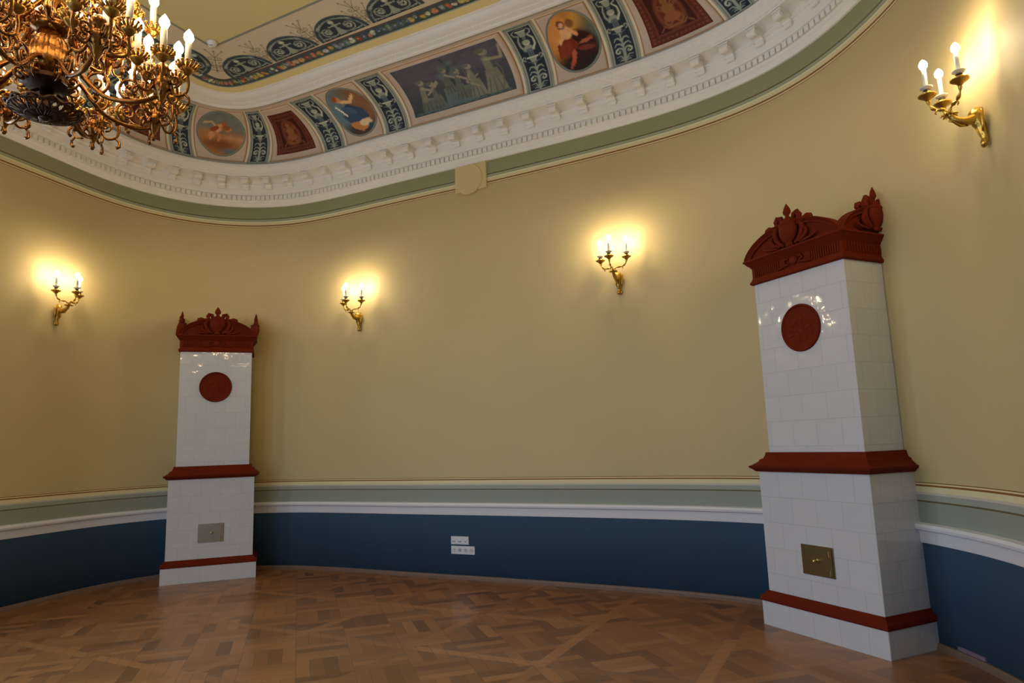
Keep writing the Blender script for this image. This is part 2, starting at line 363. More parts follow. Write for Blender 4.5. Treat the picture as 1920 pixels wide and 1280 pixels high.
# windows out of the frame: they let the daylight in
def window(i, s0, s1):
    x0, y0, _ = PW(s0); x1, y1, _ = PW(s1); xm, ym = (x0+x1)/2, (y0+y1)/2; ang = math.atan2(y1-y0, x1-x0); w = math.hypot(x1-x0, y1-y0)
    nx, ny = math.sin(ang), -math.cos(ang); zc, hh = (.95+4.1)/2, 3.15
    o = empty('window_%d' % i, (xm, ym, .95), ang); o['kind'] = 'structure'
    f = MB(); d0, d1 = .06, .14
    for (a, b, c, d) in [(-w/2, -w/2+.08, 0, hh), (w/2-.08, w/2, 0, hh), (-w/2, w/2, 0, .08), (-w/2, w/2, hh-.08, hh), (-.035, .035, 0, hh), (-w/2, w/2, 2.1, 2.17)]:
        f.box((a, d0, c), (b, d1, d))
    f.build('window_frame', M['win_frame'], o)
    MB().box((-w/2, .095, 0), (w/2, .10, hh)).build('pane', M['glass'], o)
    MB().box((-w/2-.1, -.14, -.05), (w/2+.1, .14, 0)).build('window_sill', M['win_frame'], o)
    l = bpy.data.lights.new('window_daylight', 'AREA'); l.shape = 'RECTANGLE'; l.size = w-.2; l.size_y = hh-.2; l.energy = WINDOW_W; l.color = WINDOW_COL
    lo = bpy.data.objects.new('window_daylight', l); COL.objects.link(lo)
    lo.matrix_world = Matrix.Translation((xm+nx*.02, ym+ny*.02, zc)) @ Matrix.Rotation(ang+PI, 4, 'Z') @ Matrix.Rotation(PI/2-.22, 4, 'X')
    # aim check: local -Z must point to the room
    d = lo.matrix_world.to_3x3() @ Vector((0, 0, -1))
    if d.x*nx + d.y*ny < 0: lo.matrix_world = Matrix.Translation((xm+nx*.02, ym+ny*.02, zc)) @ Matrix.Rotation(ang, 4, 'Z') @ Matrix.Rotation(PI/2-.22, 4, 'X')
for i, w in enumerate(WIN_LEFT + WIN_FRONT): window(i+1, *w)

# baseboard
sweep('baseboard_back', [(.0, FZ), (.032, FZ), (.032, FZ+.016), (.024, FZ+.022), (.022, .086), (.016, .093), (0, .093)], M['base'], kind='structure')
# dado rail
sweep('trim_1', [(-.01, .785), (.012, .785), (.018, .80), (.018, .86), (.026, .875), (.052, .885), (.058, .905), (.05, .925), (-.01, .932)], M['rail'], kind='structure')
# lower cornice
cor = [(-.01, 5.15), (.018, 5.156), (.03, 5.175), (.034, 5.20), (.05, 5.215), (.052, 5.235), (.055, 5.300), (.062, 5.306), (.085, 5.315), (.092, 5.34), (.092, 5.395), (.098, 5.40),
       (.098, 5.462), (.108, 5.488), (.132, 5.508), (.170, 5.520), (.262, 5.532), (.264, 5.550), (.272, 5.556), (.280, 5.585), (.300, 5.615), (.318, 5.640), (.324, 5.668), (.322, 5.682), (.24, 5.70), (-.01, 5.70)]
cornice = sweep('trim_2', cor, M['plaster'], kind='structure', auto=25)
sweep('leaf_moulding', [(.266, 5.550), (.276, 5.556), (.286, 5.587), (.306, 5.617), (.322, 5.641), (.266, 5.641)], M['carved'], a=.3, b=14.2, uvs=True, parent=cornice, auto=25)
dn = MB()
s = .5
while s < 14.0:
    x, y, h = PW(s); T = Matrix.Translation((x, y, 0)) @ Matrix.Rotation(h, 4, 'Z')
    dn.box((-.0245, -.082, 5.243), (.0245, -.05, 5.300), T); s += .0700
dn.build('dentil_course', M['plaster'], cornice)
# modillions: S-scroll brackets under the crown
def modillion_mesh():
    pr = [(.095, 5.385), (.110, 5.380), (.124, 5.387), (.130, 5.402), (.128, 5.425), (.138, 5.445), (.165, 5.452), (.190, 5.448), (.212, 5.440), (.234, 5.442), (.250, 5.455), (.255, 5.475), (.250, 5.498), (.240, 5.515), (.095, 5.518)]
    mb = MB(); mb.prism(pr, -.044, .044, lambda u, v, w: (w, -u, v))
    for sx in (-1, 1):                   # volutes on both cheeks
        for (c, r) in (((.222, 5.476), .030), ((.116, 5.408), .018)):
            pts = [(sx*.046, -p[0], p[1]) for p in spiral(c, r, r*.25, 0, 1.4, 18)]; mb.tube(pts, .0055, 5)
    mb.box((-.056, -.262, 5.508), (.056, -.09, 5.522))
    return mb
m0 = None; s = .35*2 - .03
while s < 14.0:
    if m0 is None: m0 = modillion_mesh().build('modillion', M['plaster'], cornice); o = m0
    else: o = m0.copy(); COL.objects.link(o)
    x, y, h = PW(s); o.location = (x, y, 0); o.rotation_euler = (0, 0, h); s += .35
sweep('fillet_moulding', [(.09, 5.444), (.106, 5.448), (.114, 5.458), (.112, 5.468), (.09, 5.472)], M['plaster'], a=.3, b=14.2, parent=cornice)

# cove: quarter ellipse
CO0, CZ0, CO1, CZ1 = .27, 5.695, 1.035, 6.172
def cove_oz(ph): return CO0 + (CO1-CO0)*(1-math.cos(ph)), CZ0 + (CZ1-CZ0)*math.sin(ph)
prof = [cove_oz(PI/2*i/16) for i in range(17)]
cove = sweep('trim_3', prof + [(CO1, CZ1+.05), (.22, CZ1+.05), (.22, CZ0)], M['cove'], kind='structure', auto=40)
def cove_pt(s, ph, off=0.0):
    o, z = cove_oz(ph)
    # inward normal of the ellipse
    no, nz = math.cos(ph)/(CO1-CO0), -math.sin(ph)/(CZ1-CZ0)*1.0
    no, nz = math.cos(ph)*(CZ1-CZ0), -math.sin(ph)*(CO1-CO0); l = math.hypot(no, nz); no /= l; nz /= l
    x, y, h = PW(s, o + no*off); return (x, y, z + nz*off)
D2R = PI/180
# painted mouldings at the foot and head of the cove
sweep('painted_moulding', [cove_oz(PI/2*.000), (cove_oz(.06)[0]+.002, cove_oz(.06)[1]), (cove_oz(.09)[0]+.002, cove_oz(.09)[1])], M['cove_grey'], a=.3, b=14.2, closed=False, parent=cove)
for (p0, p1, mm) in ((83.4, 86.6, 'cove_pink'), (86.6, 88.2, 'cove_grey'), (88.2, 90, 'cove_pink')):
    pr = []
    for q in (p0, (p0+p1)/2, p1):
        o_, z_ = cove_oz(q*D2R); pr.append((o_-.0005, z_-.0022))
    sweep('painted_moulding', pr, M[mm], a=.3, b=14.2, closed=False, parent=cove)
# inner cornice around the flat ceiling
inner = sweep('trim_4', [(1.02, 6.165), (1.028, 6.155), (1.045, 6.150), (1.062, 6.158), (1.072, 6.175), (1.110, 6.182), (1.122, 6.190), (1.124, 6.200), (1.150, 6.206), (1.175, 6.212), (1.200, 6.226), (1.215, 6.246), (1.220, 6.262), (1.245, 6.268), (1.245, 6.30), (1.02, 6.30)], M['plaster'], kind='structure', auto=25)
bd = MB(); s = .8
while s < 13.6:                          # egg-and-dart course
    x, y, h = PW(s, 1.117); ellipsoid(bd, Matrix.Translation((x, y, 6.190)) @ Matrix.Rotation(h, 4, 'Z') @ Matrix.Diagonal((.0145, .008, .010, 1)), 4); s += .048/max(.35, 1+float(np.interp(s, np.arange(17.0), KK))*1.117)
bd.build('egg_course', M['plaster'], inner, smooth=True)

# ---------------------------------------------------------------- painter for the decorated panels
class Cv:
    def __init__(s, w, h, bg): s.w, s.h = w, h; s.a = np.zeros((h, w, 3)) + lin(bg); s.x, s.y = np.meshgrid(np.linspace(0, 1, w), np.linspace(0, 1, h)); s.asp = 1.0
    def blend(s, m, c): s.a += (lin(c) - s.a)*np.clip(m, 0, 1)[..., None]
    def ell(s, cx, cy, rx, ry, c, rot=0, soft=.15, op=1):
        dx, dy = s.x-cx, s.y-cy; r = rot*D2R; u = dx*math.cos(r)+dy*math.sin(r); v = -dx*math.sin(r)+dy*math.cos(r)
        d = np.sqrt((u/rx)**2 + (v/ry)**2); s.blend(np.clip((1+soft-d)/(2*soft), 0, 1)*op, c); return s
    def rect(s, x0, y0, x1, y1, c, op=1): s.blend(((s.x >= x0) & (s.x <= x1) & (s.y >= y0) & (s.y <= y1))*op*1.0, c); return s
    def line(s, pts, w, c, w2=None, op=1, k=1.0):   # k: x weight (aspect: width/height)
        w2 = w if w2 is None else w2; P = [(p[0], p[1]) for p in pts]; best = np.full(s.x.shape, -9.0)
        n = len(P)-1
        for i in range(n):
            (x0, y0), (x1, y1) = P[i], P[i+1]; ax, ay = (x1-x0)*k, y1-y0; L = ax*ax+ay*ay+1e-12
            t = np.clip(((s.x-x0)*k*ax + (s.y-y0)*ay)/L, 0, 1); d = np.hypot((s.x-x0)*k-ax*t, s.y-y0-ay*t)
            ww = w + (w2-w)*(i+t)/n; best = np.maximum(best, (ww-d)/(.35*ww+.004))
        s.blend(np.clip(best+.5, 0, 1)*op, c); return s
    def poly(s, pts, c, op=1):
        ins = np.zeros(s.x.shape, bool); n = len(pts)
        for i in range(n):
            (x0, y0), (x1, y1) = pts[i], pts[(i+1) % n]
            if y0 == y1: continue
            cnd = ((y0 > s.y) != (y1 > s.y)) & (s.x < (x1-x0)*(s.y-y0)/(y1-y0)+x0); ins ^= cnd
        s.blend(ins*op*1.0, c); return s
    def noise(s, amt=.06, sc=9):
        g = rng.random((sc, sc)); yy = np.linspace(0, sc-1.001, s.h); xx = np.linspace(0, sc-1.001, s.w)
        yi = yy.astype(int); xi = xx.astype(int); fy = (yy-yi)[:, None]; fx = (xx-xi)[None]
        n = (g[yi][:, xi]*(1-fx)+g[yi][:, xi+1]*fx)*(1-fy) + (g[yi+1][:, xi]*(1-fx)+g[yi+1][:, xi+1]*fx)*fy
        s.a *= (1 + (n[..., None]-.5)*2*amt); return s
    def out(s): return np.clip(s.a/WREF*.80, 0, .9)
NAVY = (27, 31, 36); SAGE = (108, 106, 86); SAGE_D = (70, 74, 68); SAGE_L = (136, 130, 102)
def spl2(cx, cy, r, a0, turns, sgn=1, k=1.0):
    return [(cx + (p[0])/k, cy + p[1]) for p in spiral((0, 0), r, r*.22, a0, turns*sgn, 20)]
def paint_pilaster():
    c = Cv(46, 132, (112, 106, 86)); K = .36/.98
    c.rect(.045, .0, .10, 1, (84, 84, 71)).rect(.90, 0, .955, 1, (84, 84, 71)).rect(.03, .965, .97, .985, (84, 84, 71)).rect(.03, .015, .97, .035, (84, 84, 71))
    c.rect(.14, .05, .86, .95, NAVY); c.noise(.10, 14)
    kk = K
    # foot palmette and scrolls
    for sg in (-1, 1):
        for j, (r, y) in enumerate(((.19, .09), (.25, .12), (.28, .16))): c.line([(.5, .07), (.5+sg*.14, y), (.5+sg*r, y-.012)], .010, SAGE_D if j % 2 else SAGE, .004, k=kk)
        c.line([(.5+sg*.02, .12)] + spl2(.5+sg*.17, .225, .055, PI if sg > 0 else 0, 1.15, -sg, kk), .012, SAGE, .006, k=kk)
        c.line(spl2(.5+sg*.19, .225, .032, PI/2, .8, -sg, kk), .008, SAGE_L, .004, k=kk)
        c.line([(.5, .29), (.5+sg*.08, .325), (.5+sg*.20, .335), (.5+sg*.27, .30)], .013, SAGE, .005, k=kk)
        c.line([(.5, .36), (.5+sg*.08, .40), (.5+sg*.19, .405), (.5+sg*.25, .37)], .013, SAGE, .005, k=kk)
        c.line([(.5, .43), (.5+sg*.10, .47), (.5+sg*.22, .48)], .010, SAGE_D, .004, k=kk)
    c.line([(.5, .06), (.5, .50)], .012, SAGE, .007, k=kk)
    # cup
    c.poly([(.42, .47), (.58, .47), (.64, .53), (.36, .53)], SAGE).rect(.30, .525, .70, .545, SAGE_L)
    for sg in (-1, 1): c.line(spl2(.5+sg*.27, .535, .032, -PI/2, .9, sg, kk), .008, SAGE, .005, k=kk)
    for q in (.43, .5, .57): c.line([(q, .55), (q, .60)], .009, SAGE_D, k=kk)
    # half figure with raised arms holding a bowl
    c.ell(.5, .66, .15, .045, SAGE).ell(.5, .63, .20, .022, SAGE_D); c.line([(.36, .64), (.27, .70), (.28, .78), (.34, .83)], .014, SAGE, .008, k=kk); c.line([(.64, .64), (.76, .70), (.77, .78), (.66, .83)], .014, SAGE_L, .008, k=kk)
    c.ell(.5, .735, .12, .036, SAGE_L); c.ell(.5, .75, .13, .028, SAGE, op=.6)
    c.poly([(.35, .90), (.65, .90), (.58, .82), (.42, .82)], SAGE).rect(.32, .895, .68, .91, SAGE_L).ell(.5, .80, .07, .02, SAGE_D)
    for sg in (-1, 1): c.line([(.5+sg*.14, .84), (.5+sg*.27, .86), (.5+sg*.30, .90), (.5+sg*.20, .925)], .009, SAGE, .005, k=kk)
    c.line([(.37, .935), (.63, .935)], .007, SAGE_D, k=kk)
    return c
def paint_red(v=0):
    c = Cv(64, 60, (66, 25, 15)); c.noise(.25, 24)
    for t in np.linspace(.06, .94, 13):
        for (x, y) in ((t, .07), (t, .93), (.06, t), (.94, t)): c.ell(x, y, .022, .022, (86, 46, 28), soft=.4, op=.8)
    c.rect(.14, .15, .86, .85, (76, 34, 20)).rect(.165, .175, .835, .825, (46, 14, 9)).noise(.10, 12)
    G = (100, 60, 30)
    c.ell(.5, .5, .24, .31, (96, 48, 24)).ell(.5, .5, .20, .26, (70, 26, 14)).ell(.5, .54, .11, .10, G).ell(.5, .40, .15, .08, (104, 58, 30)).ell(.5, .68, .07, .06, G)
    for sg in (-1, 1):
        c.line(spl2(.5+sg*.11, .34, .07, 0 if sg < 0 else PI, 1.2, sg), .014, G, .006); c.line(spl2(.5+sg*.13, .60, .06, 0, 1.2, sg), .012, G, .006); c.line([(.5, .25), (.5+sg*.15, .24), (.5+sg*.22, .30)], .013, G, .006)
        c.line([(.5+sg*.22, .26), (.5+sg*.28, .20)], .01, G)
    return c
def paint_oval(kind):
    if kind == 0:                        # reclining figure on a cloud, grey sky
        c = Cv(72, 78, (84, 82, 70)); c.ell(.5, .15, .8, .38, (112, 70, 34), soft=.3).ell(.75, .34, .32, .12, (138, 96, 58), soft=.5).ell(.22, .42, .2, .12, (128, 84, 44), soft=.6)
        c.ell(.5, .25, .34, .12, (94, 50, 24), soft=.5).ell(.72, .12, .22, .06, (64, 72, 68), soft=.6)
        c.ell(.44, .60, .15, .075, (150, 98, 58), rot=38).line([(.30, .44), (.38, .54), (.50, .64)], .055, (160, 108, 66), .05).line([(.50, .62), (.62, .56), (.70, .60)], .028, (150, 98, 60), .02).line([(.36, .50), (.48, .44), (.44, .34)], .04, (142, 88, 52), .024).line([(.30, .44), (.28, .36)], .045, (150, 96, 56), .03).ell(.56, .71, .055, .05, (122, 66, 34)).line([(.42, .58), (.30, .72), (.16, .68)], .022, (150, 112, 76))
        c.ell(.60, .62, .09, .06, (110, 58, 30)).ell(.36, .58, .10, .05, (108, 48, 26), rot=30); c.noise(.10, 14)
    elif kind == 1:                      # seated figure in blue dress, dark landscape
        c = Cv(72, 78, (78, 78, 68)); c.ell(.80, .55, .32, .5, (96, 62, 36), soft=.4).ell(.15, .6, .2, .4, (70, 84, 80), soft=.4).ell(.5, .1, .6, .2, (54, 40, 28), soft=.4)
        c.poly([(.22, .58), (.48, .66), (.72, .52), (.82, .34), (.30, .30), (.22, .42)], (34, 44, 54)).ell(.5, .44, .28, .14, (38, 50, 62)).ell(.42, .54, .16, .07, (50, 62, 72), rot=-20)
        c.poly([(.28, .30), (.78, .32), (.84, .18), (.52, .10), (.30, .20)], (140, 86, 40)).ell(.66, .25, .16, .07, (160, 132, 92)).ell(.76, .14, .08, .09, (34, 44, 54))
        c.line([(.38, .72), (.58, .68), (.74, .78)], .03, (168, 126, 84)).ell(.34, .78, .075, .065, (156, 96, 58)).ell(.30, .80, .08, .04, (120, 50, 26), rot=30).line([(.18, .66), (.30, .46)], .02, (170, 160, 136)); c.noise(.10, 14)
    else:                                # enthroned figure in red robe, golden glow
        c = Cv(72, 78, (110, 62, 22)); c.ell(.30, .72, .4, .35, (156, 98, 44), soft=.5).ell(.72, .80, .16, .14, (150, 104, 34), soft=.5).ell(.92, .35, .28, .5, (66, 68, 52), soft=.4).ell(.6, .12, .6, .26, (30, 18, 12), soft=.3)
        c.ell(.62, .44, .32, .22, (38, 16, 12), rot=-10).poly([(.16, .52), (.46, .60), (.58, .44), (.40, .30), (.14, .30)], (82, 27, 13)).ell(.30, .42, .16, .10, (96, 35, 17), rot=35)
        c.ell(.42, .66, .11, .10, (168, 122, 78)).line([(.35, .62), (.24, .54)], .032, (164, 116, 72)).line([(.50, .68), (.60, .60)], .032, (166, 110, 66)).ell(.38, .79, .075, .07, (70, 36, 16)).ell(.385, .785, .042, .045, (172, 124, 84))
        c.ell(.56, .78, .08, .07, (96, 60, 30)).ell(.74, .47, .15, .03, (128, 62, 40), rot=8).line([(.44, .34), (.40, .22), (.32, .12)], .045, (132, 58, 34), .03).ell(.70, .36, .18, .04, (84, 34, 22), rot=-6); c.noise(.12, 14)
    d = np.sqrt(((c.x-.5)/.5)**2 + ((c.y-.5)/.5)**2)
    c.blend(np.clip((d-.93)/.03, 0, 1), (92, 94, 80)); return c
def paint_relief():
    c = Cv(190, 100, (54, 50, 52)); k = 1.65; c.ell(.5, 1.0, .9, .5, (64, 57, 60), soft=.5).ell(.5, .0, .8, .45, (44, 47, 42), soft=.6)
    A = (88, 82, 62); B = (70, 69, 56); D = (44, 46, 42); E = (106, 95, 72)
    def fig(x, y, h, lean=0, arm=None, seated=False, col=A):
        hx = x+lean*h
        if seated:
            c.line([(x+.01, y+h*.35), (x+.09*h*1.6, y+h*.33), (x+.10*h*1.6, y)], .055*h*1.6, col, .04*h, k=k); c.poly([(x-.08*h, y), (x+.22*h, y), (x+.14*h, y+.38*h), (x-.06*h, y+.38*h)], B)
        else:
            c.poly([(x-.11*h, y), (x+.13*h, y), (x+.075*h, y+.52*h), (x-.055*h, y+.52*h)], col)
        for q in (-.05, .0, .05): c.line([(x+q*h*1.4, y+.02*h), (x+q*h*.5+lean*h*.4, y+.45*h)], .008, D, .004, op=.7, k=k)
        c.line([(x, y+h*.40), (hx, y+h*.76)], .075*h, col, .06*h, k=k); c.ell(hx+.01, y+h*.90, .048*h, .075*h, E); c.ell(hx-.01, y+h*.94, .05*h, .05*h, B)
        if arm: c.line([(hx, y+h*.74)] + [(hx+a*h, y+h*b) for a, b in arm], .034*h, E, .022*h, k=k)
    c.poly([(.34, .04), (.58, .04), (.55, .42), (.36, .42)], (66, 72, 66)); c.poly([(.50, .04), (.66, .04), (.63, .36), (.52, .36)], (70, 78, 70))
    c.line([(.48, .40), (.46, .62), (.50, .80), (.47, .96)], .035, D, .012, k=k)
    for (x, y) in ((.40, .66), (.44, .78), (.52, .84), (.54, .70), (.42, .58), (.50, .62)): c.ell(x, y, .040, .055, (66, 72, 62), soft=.6)
    fig(.15, .04, .66, .03, [(.13, .62), (.24, .78)], True); fig(.27, .04, .58, -.02, [(-.10, .6), (.12, .95)], False, B)
    fig(.42, .28, .50, .02, [(.14, .55), (.26, .66)], False, B); fig(.50, .12, .60, .05, [(.18, .50), (.30, .62)], True, B); fig(.66, .08, .66, -.02, [(-.08, .50), (.06, .30)], False, A)
    fig(.83, .06, .86, .0, [(.16, .70), (.19, .95)], False, A); c.line([(.90, .10), (.93, .45), (.90, .60)], .012, B, k=k).line([(.62, .12), (.60, .80)], .007, B, k=k)
    for x in np.linspace(.06, .94, 12): c.ell(x, .04, .03, .03, (60, 70, 62), soft=.6)
    c.noise(.14, 20); return c
def paint_lunette():
    c = Cv(81, 61, (32, 36, 38)); k = 1.0; K = .70/.34
    d = np.sqrt(((c.x-.5)/.5)**2 + (c.y)**2); c.blend(np.clip(1-abs(d-.86)/.035, 0, 1), (110, 112, 96)); c.blend((d > .95)*1.0, (50, 54, 54))
    for sg in (-1, 1):
        c.line([(.5+sg*.05, .20), (.5+sg*.12, .10)] + [(.5+sg*.22+(p[0]), .36+p[1]*K) for p in spiral((0, 0), .115, .02, -PI/2, 1.6*sg, 34)], .022, SAGE, .014, k=K*.8)
        c.line([(.5+sg*.40, .12), (.5+sg*.30, .08), (.5+sg*.16, .06)], .03, SAGE, .012, k=K*.8); c.line([(.5+sg*.34, .62), (.5+sg*.25, .74), (.5+sg*.12, .80)], .028, SAGE, .016, k=K*.8)
        c.line([(.5+sg*.42, .30), (.5+sg*.38, .44), (.5+sg*.30, .58)], .02, SAGE_D, .012, k=K*.8)
        for a in range(5): t = a*72*D2R; c.ell(.5+sg*.22+.04*math.cos(t), .36+.08*math.sin(t), .018, .03, SAGE_L, soft=.4)
    c.ell(.5, .72, .045, .09, SAGE_L).line([(.5, .1), (.5, .64)], .05, SAGE, .03, k=K*.8).poly([(.42, .06), (.58, .06), (.53, .40), (.47, .40)], SAGE).line([(.38, .55), (.62, .55)], .022, SAGE, k=K*.8)
    c.noise(.12, 20); return c
def paint_mesh(name, cv, fn, parent=None):
    """dense thin sheet following fn(u,v), coloured from the canvas"""
    nu, nv = cv.w, cv.h; mb = MB(); P = [fn(i/(nu-1), j/(nv-1)) for j in range(nv) for i in range(nu)]; mb.grid(P, nu, nv)
    o = mb.build(name, M['paint'], parent, fix=False, smooth=True)
    at = o.data.color_attributes.new('paint', 'FLOAT_COLOR', 'POINT'); A = np.ones((nv*nu, 4)); A[:, :3] = cv.out().reshape(-1, 3); at.data.foreach_set('color', A.ravel())
    sl = o.modifiers.new('thickness', 'SOLIDIFY'); sl.thickness = .002; sl.offset = 0
    return o
# panel coordinates on the cove: foot interval, head interval (in wall arc length)
def patch(b0, b1, t0, t1):
    return lambda u, v, off=.003: cove_pt(b0+(t0-b0)*v + ((b1+(t1-b1)*v)-(b0+(t0-b0)*v))*u, v*PI/2, off)
def sub(pf, u0, u1, v0, v1, off):        # sub-rectangle: u inset as fraction, v as fraction
    return lambda u, v: pf(u0+(u1-u0)*u, v0+(v1-v0)*v, off)
def at_base(o, p):                       # move the object's origin to p, keep geometry
    pass
PIL = [(1.96, 2.32, 1.98, 2.38), (3.40, 3.76, 3.04, 3.46), (4.54, 4.90, 4.84, 5.26), (5.98, 6.34, 5.92, 6.34), (7.04, 7.40, 7.04, 7.40), (9.12, 9.48, 9.14, 9.52), (10.20, 10.56, 10.20, 10.56), (11.64, 12.00, 11.28, 11.70)]
PL_LAB = ['blue painted pilaster panel with vase and scrolls, behind the chandelier arms', 'blue painted pilaster panel just right of the chandelier',
          'blue painted pilaster panel between the naked-figure oval and the small dark red panel', 'blue painted pilaster panel left of the oval showing a figure in blue',
          'blue painted pilaster panel left of the long grey relief picture', 'blue painted pilaster panel right of the long grey relief picture',
          'blue painted pilaster panel between the red-robe oval and the large dark red panel', 'blue painted pilaster panel cut off by the top edge, rightmost of all']
pc = paint_pilaster()
for (a, b, c_, d), lab in zip(PIL, PL_LAB):
    pf = patch(a, b, c_, d); o = paint_mesh('pilaster_painting', pc, sub(pf, 0, 1, .02, .92, .004)); tag(o, lab, 'painted panel', 'blue pilaster panels on the cove')
def strip(mb, fn, pts, w, off):          # flat ribbon through (u,v) corner points on a patch (closed)
    pass
def bay(k, kind):
    a, b = PIL[k], PIL[k+1]; g = .035
    pf = patch(a[1]+g, b[0]-g, a[3]+g, b[2]-g); wid = b[0]-a[1]-2*g
    root = empty('ornament_painting' if kind == 9 else 'relief_painting' if kind == 8 else 'oval_painting', pf(.5, 0, 0)); inv = Matrix.Translation(root.location).inverted()
    def L(fn): return lambda u, v: tuple(inv @ Vector(fn(u, v)))
    def sheet(name, m, u0, u1, v0, v1, off, nu, nv):
        mb = MB(); fn = L(sub(pf, u0, u1, v0, v1, off)); mb.grid([fn(i/nu, j/nv) for j in range(nv+1) for i in range(nu+1)], nu+1, nv+1)
        o = mb.build(name, m, root, fix=False, smooth=True); sl = o.modifiers.new('thickness', 'SOLIDIFY'); sl.thickness = .0015; sl.offset = 0; return o
    iu = .022/wid; iv = .025; v0, v1 = .075, .90
    sheet('border_line', M['cove_brown'], 0, 1, v0-iv, v1+iv*.6, .0018, 30, 24)
    sheet('field', M['cove_pink'], iu*.7, 1-iu*.7, v0-iv+.016, v1+iv*.6-.014, .0032, 30, 24)
    return root, pf, L, wid
def center_label(root, lab, cat, grp=None): tag(root, lab, cat, grp)
def oval_panel(k, kind, lab, uc=.5, vc=.52):
    root, pf, L, wid = bay(k, kind); cv = paint_oval(kind); nr, na = 26, 72; mb = MB(); P = []; C = []
    ru, rv = .315/wid, .385; A = cv.out()
    for i in range(nr+1):
        for j in range(na):
            t = 2*PI*j/na; r = i/nr; cu, cvv = .5+.5*r*math.cos(t), .5+.5*r*math.sin(t)
            u = uc + ru*r*math.cos(t)*(1+.0); v = vc + rv*r*math.sin(t)
            P.append(L(lambda a, b: pf(a, b, .0052))(u, v)); C.append(A[min(cv.h-1, int(cvv*(cv.h-1)+.5)), min(cv.w-1, int(cu*(cv.w-1)+.5))])
    mb.add(P, [(i*na+j, i*na+(j+1) % na, (i+1)*na+(j+1) % na, (i+1)*na+j) for i in range(nr) for j in range(na)])
    o = mb.build('oval_picture', M['paint'], root, fix=False, smooth=True); at = o.data.color_attributes.new('paint', 'FLOAT_COLOR', 'POINT'); Q = np.ones((len(P), 4)); Q[:, :3] = C; at.data.foreach_set('color', Q.ravel())
    sl = o.modifiers.new('thickness', 'SOLIDIFY'); sl.thickness = .0015; sl.offset = 0
    pts = [L(lambda a, b: pf(a, b, .006))(uc+ru*math.cos(2*PI*j/72), vc+rv*math.sin(2*PI*j/72)) for j in range(73)]
    MB().tube(pts, .007, 6).build('oval_rim', M['ceil_line'], root, smooth=True)
    tag(root, lab, 'painting', 'oval paintings on the cove')
oval_panel(1, 0, 'oval painting of a reclining bare figure on a brown cloud, near the chandelier')
oval_panel(3, 1, 'oval painting of a seated figure in a blue dress')
oval_panel(5, 2, 'oval painting of a figure in a red robe against a golden glow')
def rect_panel(k, cv, lab, name, cat, u0, u1, v0, v1, grp):
    root, pf, L, wid = bay(k, 8 if name == 'relief_picture' else 9); paint_mesh(name, cv, L(sub(pf, u0, u1, v0, v1, .0052)), root); tag(root, lab, cat, grp)
rect_panel(0, paint_red(), 'dark red painted ornament panel behind the chandelier', 'ornament_picture', 'painted panel', .12, .88, .16, .80, 'dark red ornament panels')
rect_panel(2, paint_red(), 'small dark red painted ornament panel between two blue pilasters at the curved corner', 'ornament_picture', 'painted panel', .11, .89, .16, .80, 'dark red ornament panels')
rect_panel(6, paint_red(), 'large dark red painted ornament panel at the top edge, right of the red-robe oval', 'ornament_picture', 'painted panel', .11, .89, .12, .80, 'dark red ornament panels')
rect_panel(4, paint_relief(), 'long grey-violet painting of classical figures around a tree, imitating relief', 'relief_picture', 'painting', .055, .945, .17, .86, None)

# ---------------------------------------------------------------- flat ceiling decoration
OX, OY = -1.04525, 8.44744; EA = (.88861, -.45867); EN = (-.45867, -.88861)
def cp(a, b, z=Z_CEIL): return (OX + EA[0]*a + EN[0]*b, OY + EA[1]*a + EN[1]*b, z)
def cring(name, o0, o1, m, dz, z0=.0):
    return sweep(name, [(o0, Z_CEIL), (o0, Z_CEIL-dz), (o1, Z_CEIL-dz), (o1, Z_CEIL)], m, a=.3, b=14.2, parent=ceiling, st=.05)
cring('cream_band', 1.235, 1.375, M['ceil_cream'], .0022)
cring('grey_blue_line', 1.368, 1.388, M['ceil_blue'], .004)
cring('dark_red_line', 1.548, 1.562, M['ceil_red'], .004)
# garland band of painted flowers
def garland(s0, s1):
    nu = int((s1-s0)/.012); nv = 11; c = Cv(nu, nv, (46, 50, 46)); L = s1-s0
    cols = [(132, 52, 30), (150, 84, 58), (140, 118, 70), (58, 66, 78), (150, 146, 118), (118, 40, 26), (84, 92, 84), (146, 110, 56)]
    for i in range(int(L/.045)):
        x = random.random(); y = random.uniform(.25, .75); col = random.choice(cols); r = random.uniform(.012, .030)
        c.ell(x, y, r/L, r/.17, (62, 70, 52), soft=.5)
    x = .02
    while x < L:
        col = random.choice(cols); r = random.uniform(.022, .036)
        for q in range(3): c.ell((x+random.uniform(-.02, .02))/L, .5+random.uniform(-.22, .22), r*.8/L, r*.8/.17, tuple(min(255, v+random.randint(-14, 14)) for v in col), soft=.3)
        c.ell(x/L, .5, r*.35/L, r*.35/.17, (120, 84, 50) if col[0] > 120 else (130, 124, 100), soft=.4); x += random.uniform(.06, .10)
    def fn(u, v):
        s = s0+(s1-s0)*u; x_, y_, _ = PW(s, 1.388+(1.548-1.388)*v); return (x_, y_, Z_CEIL-.003)
    return paint_mesh('flower_garland', c, fn, ceiling)
garland(1.0, 12.6)
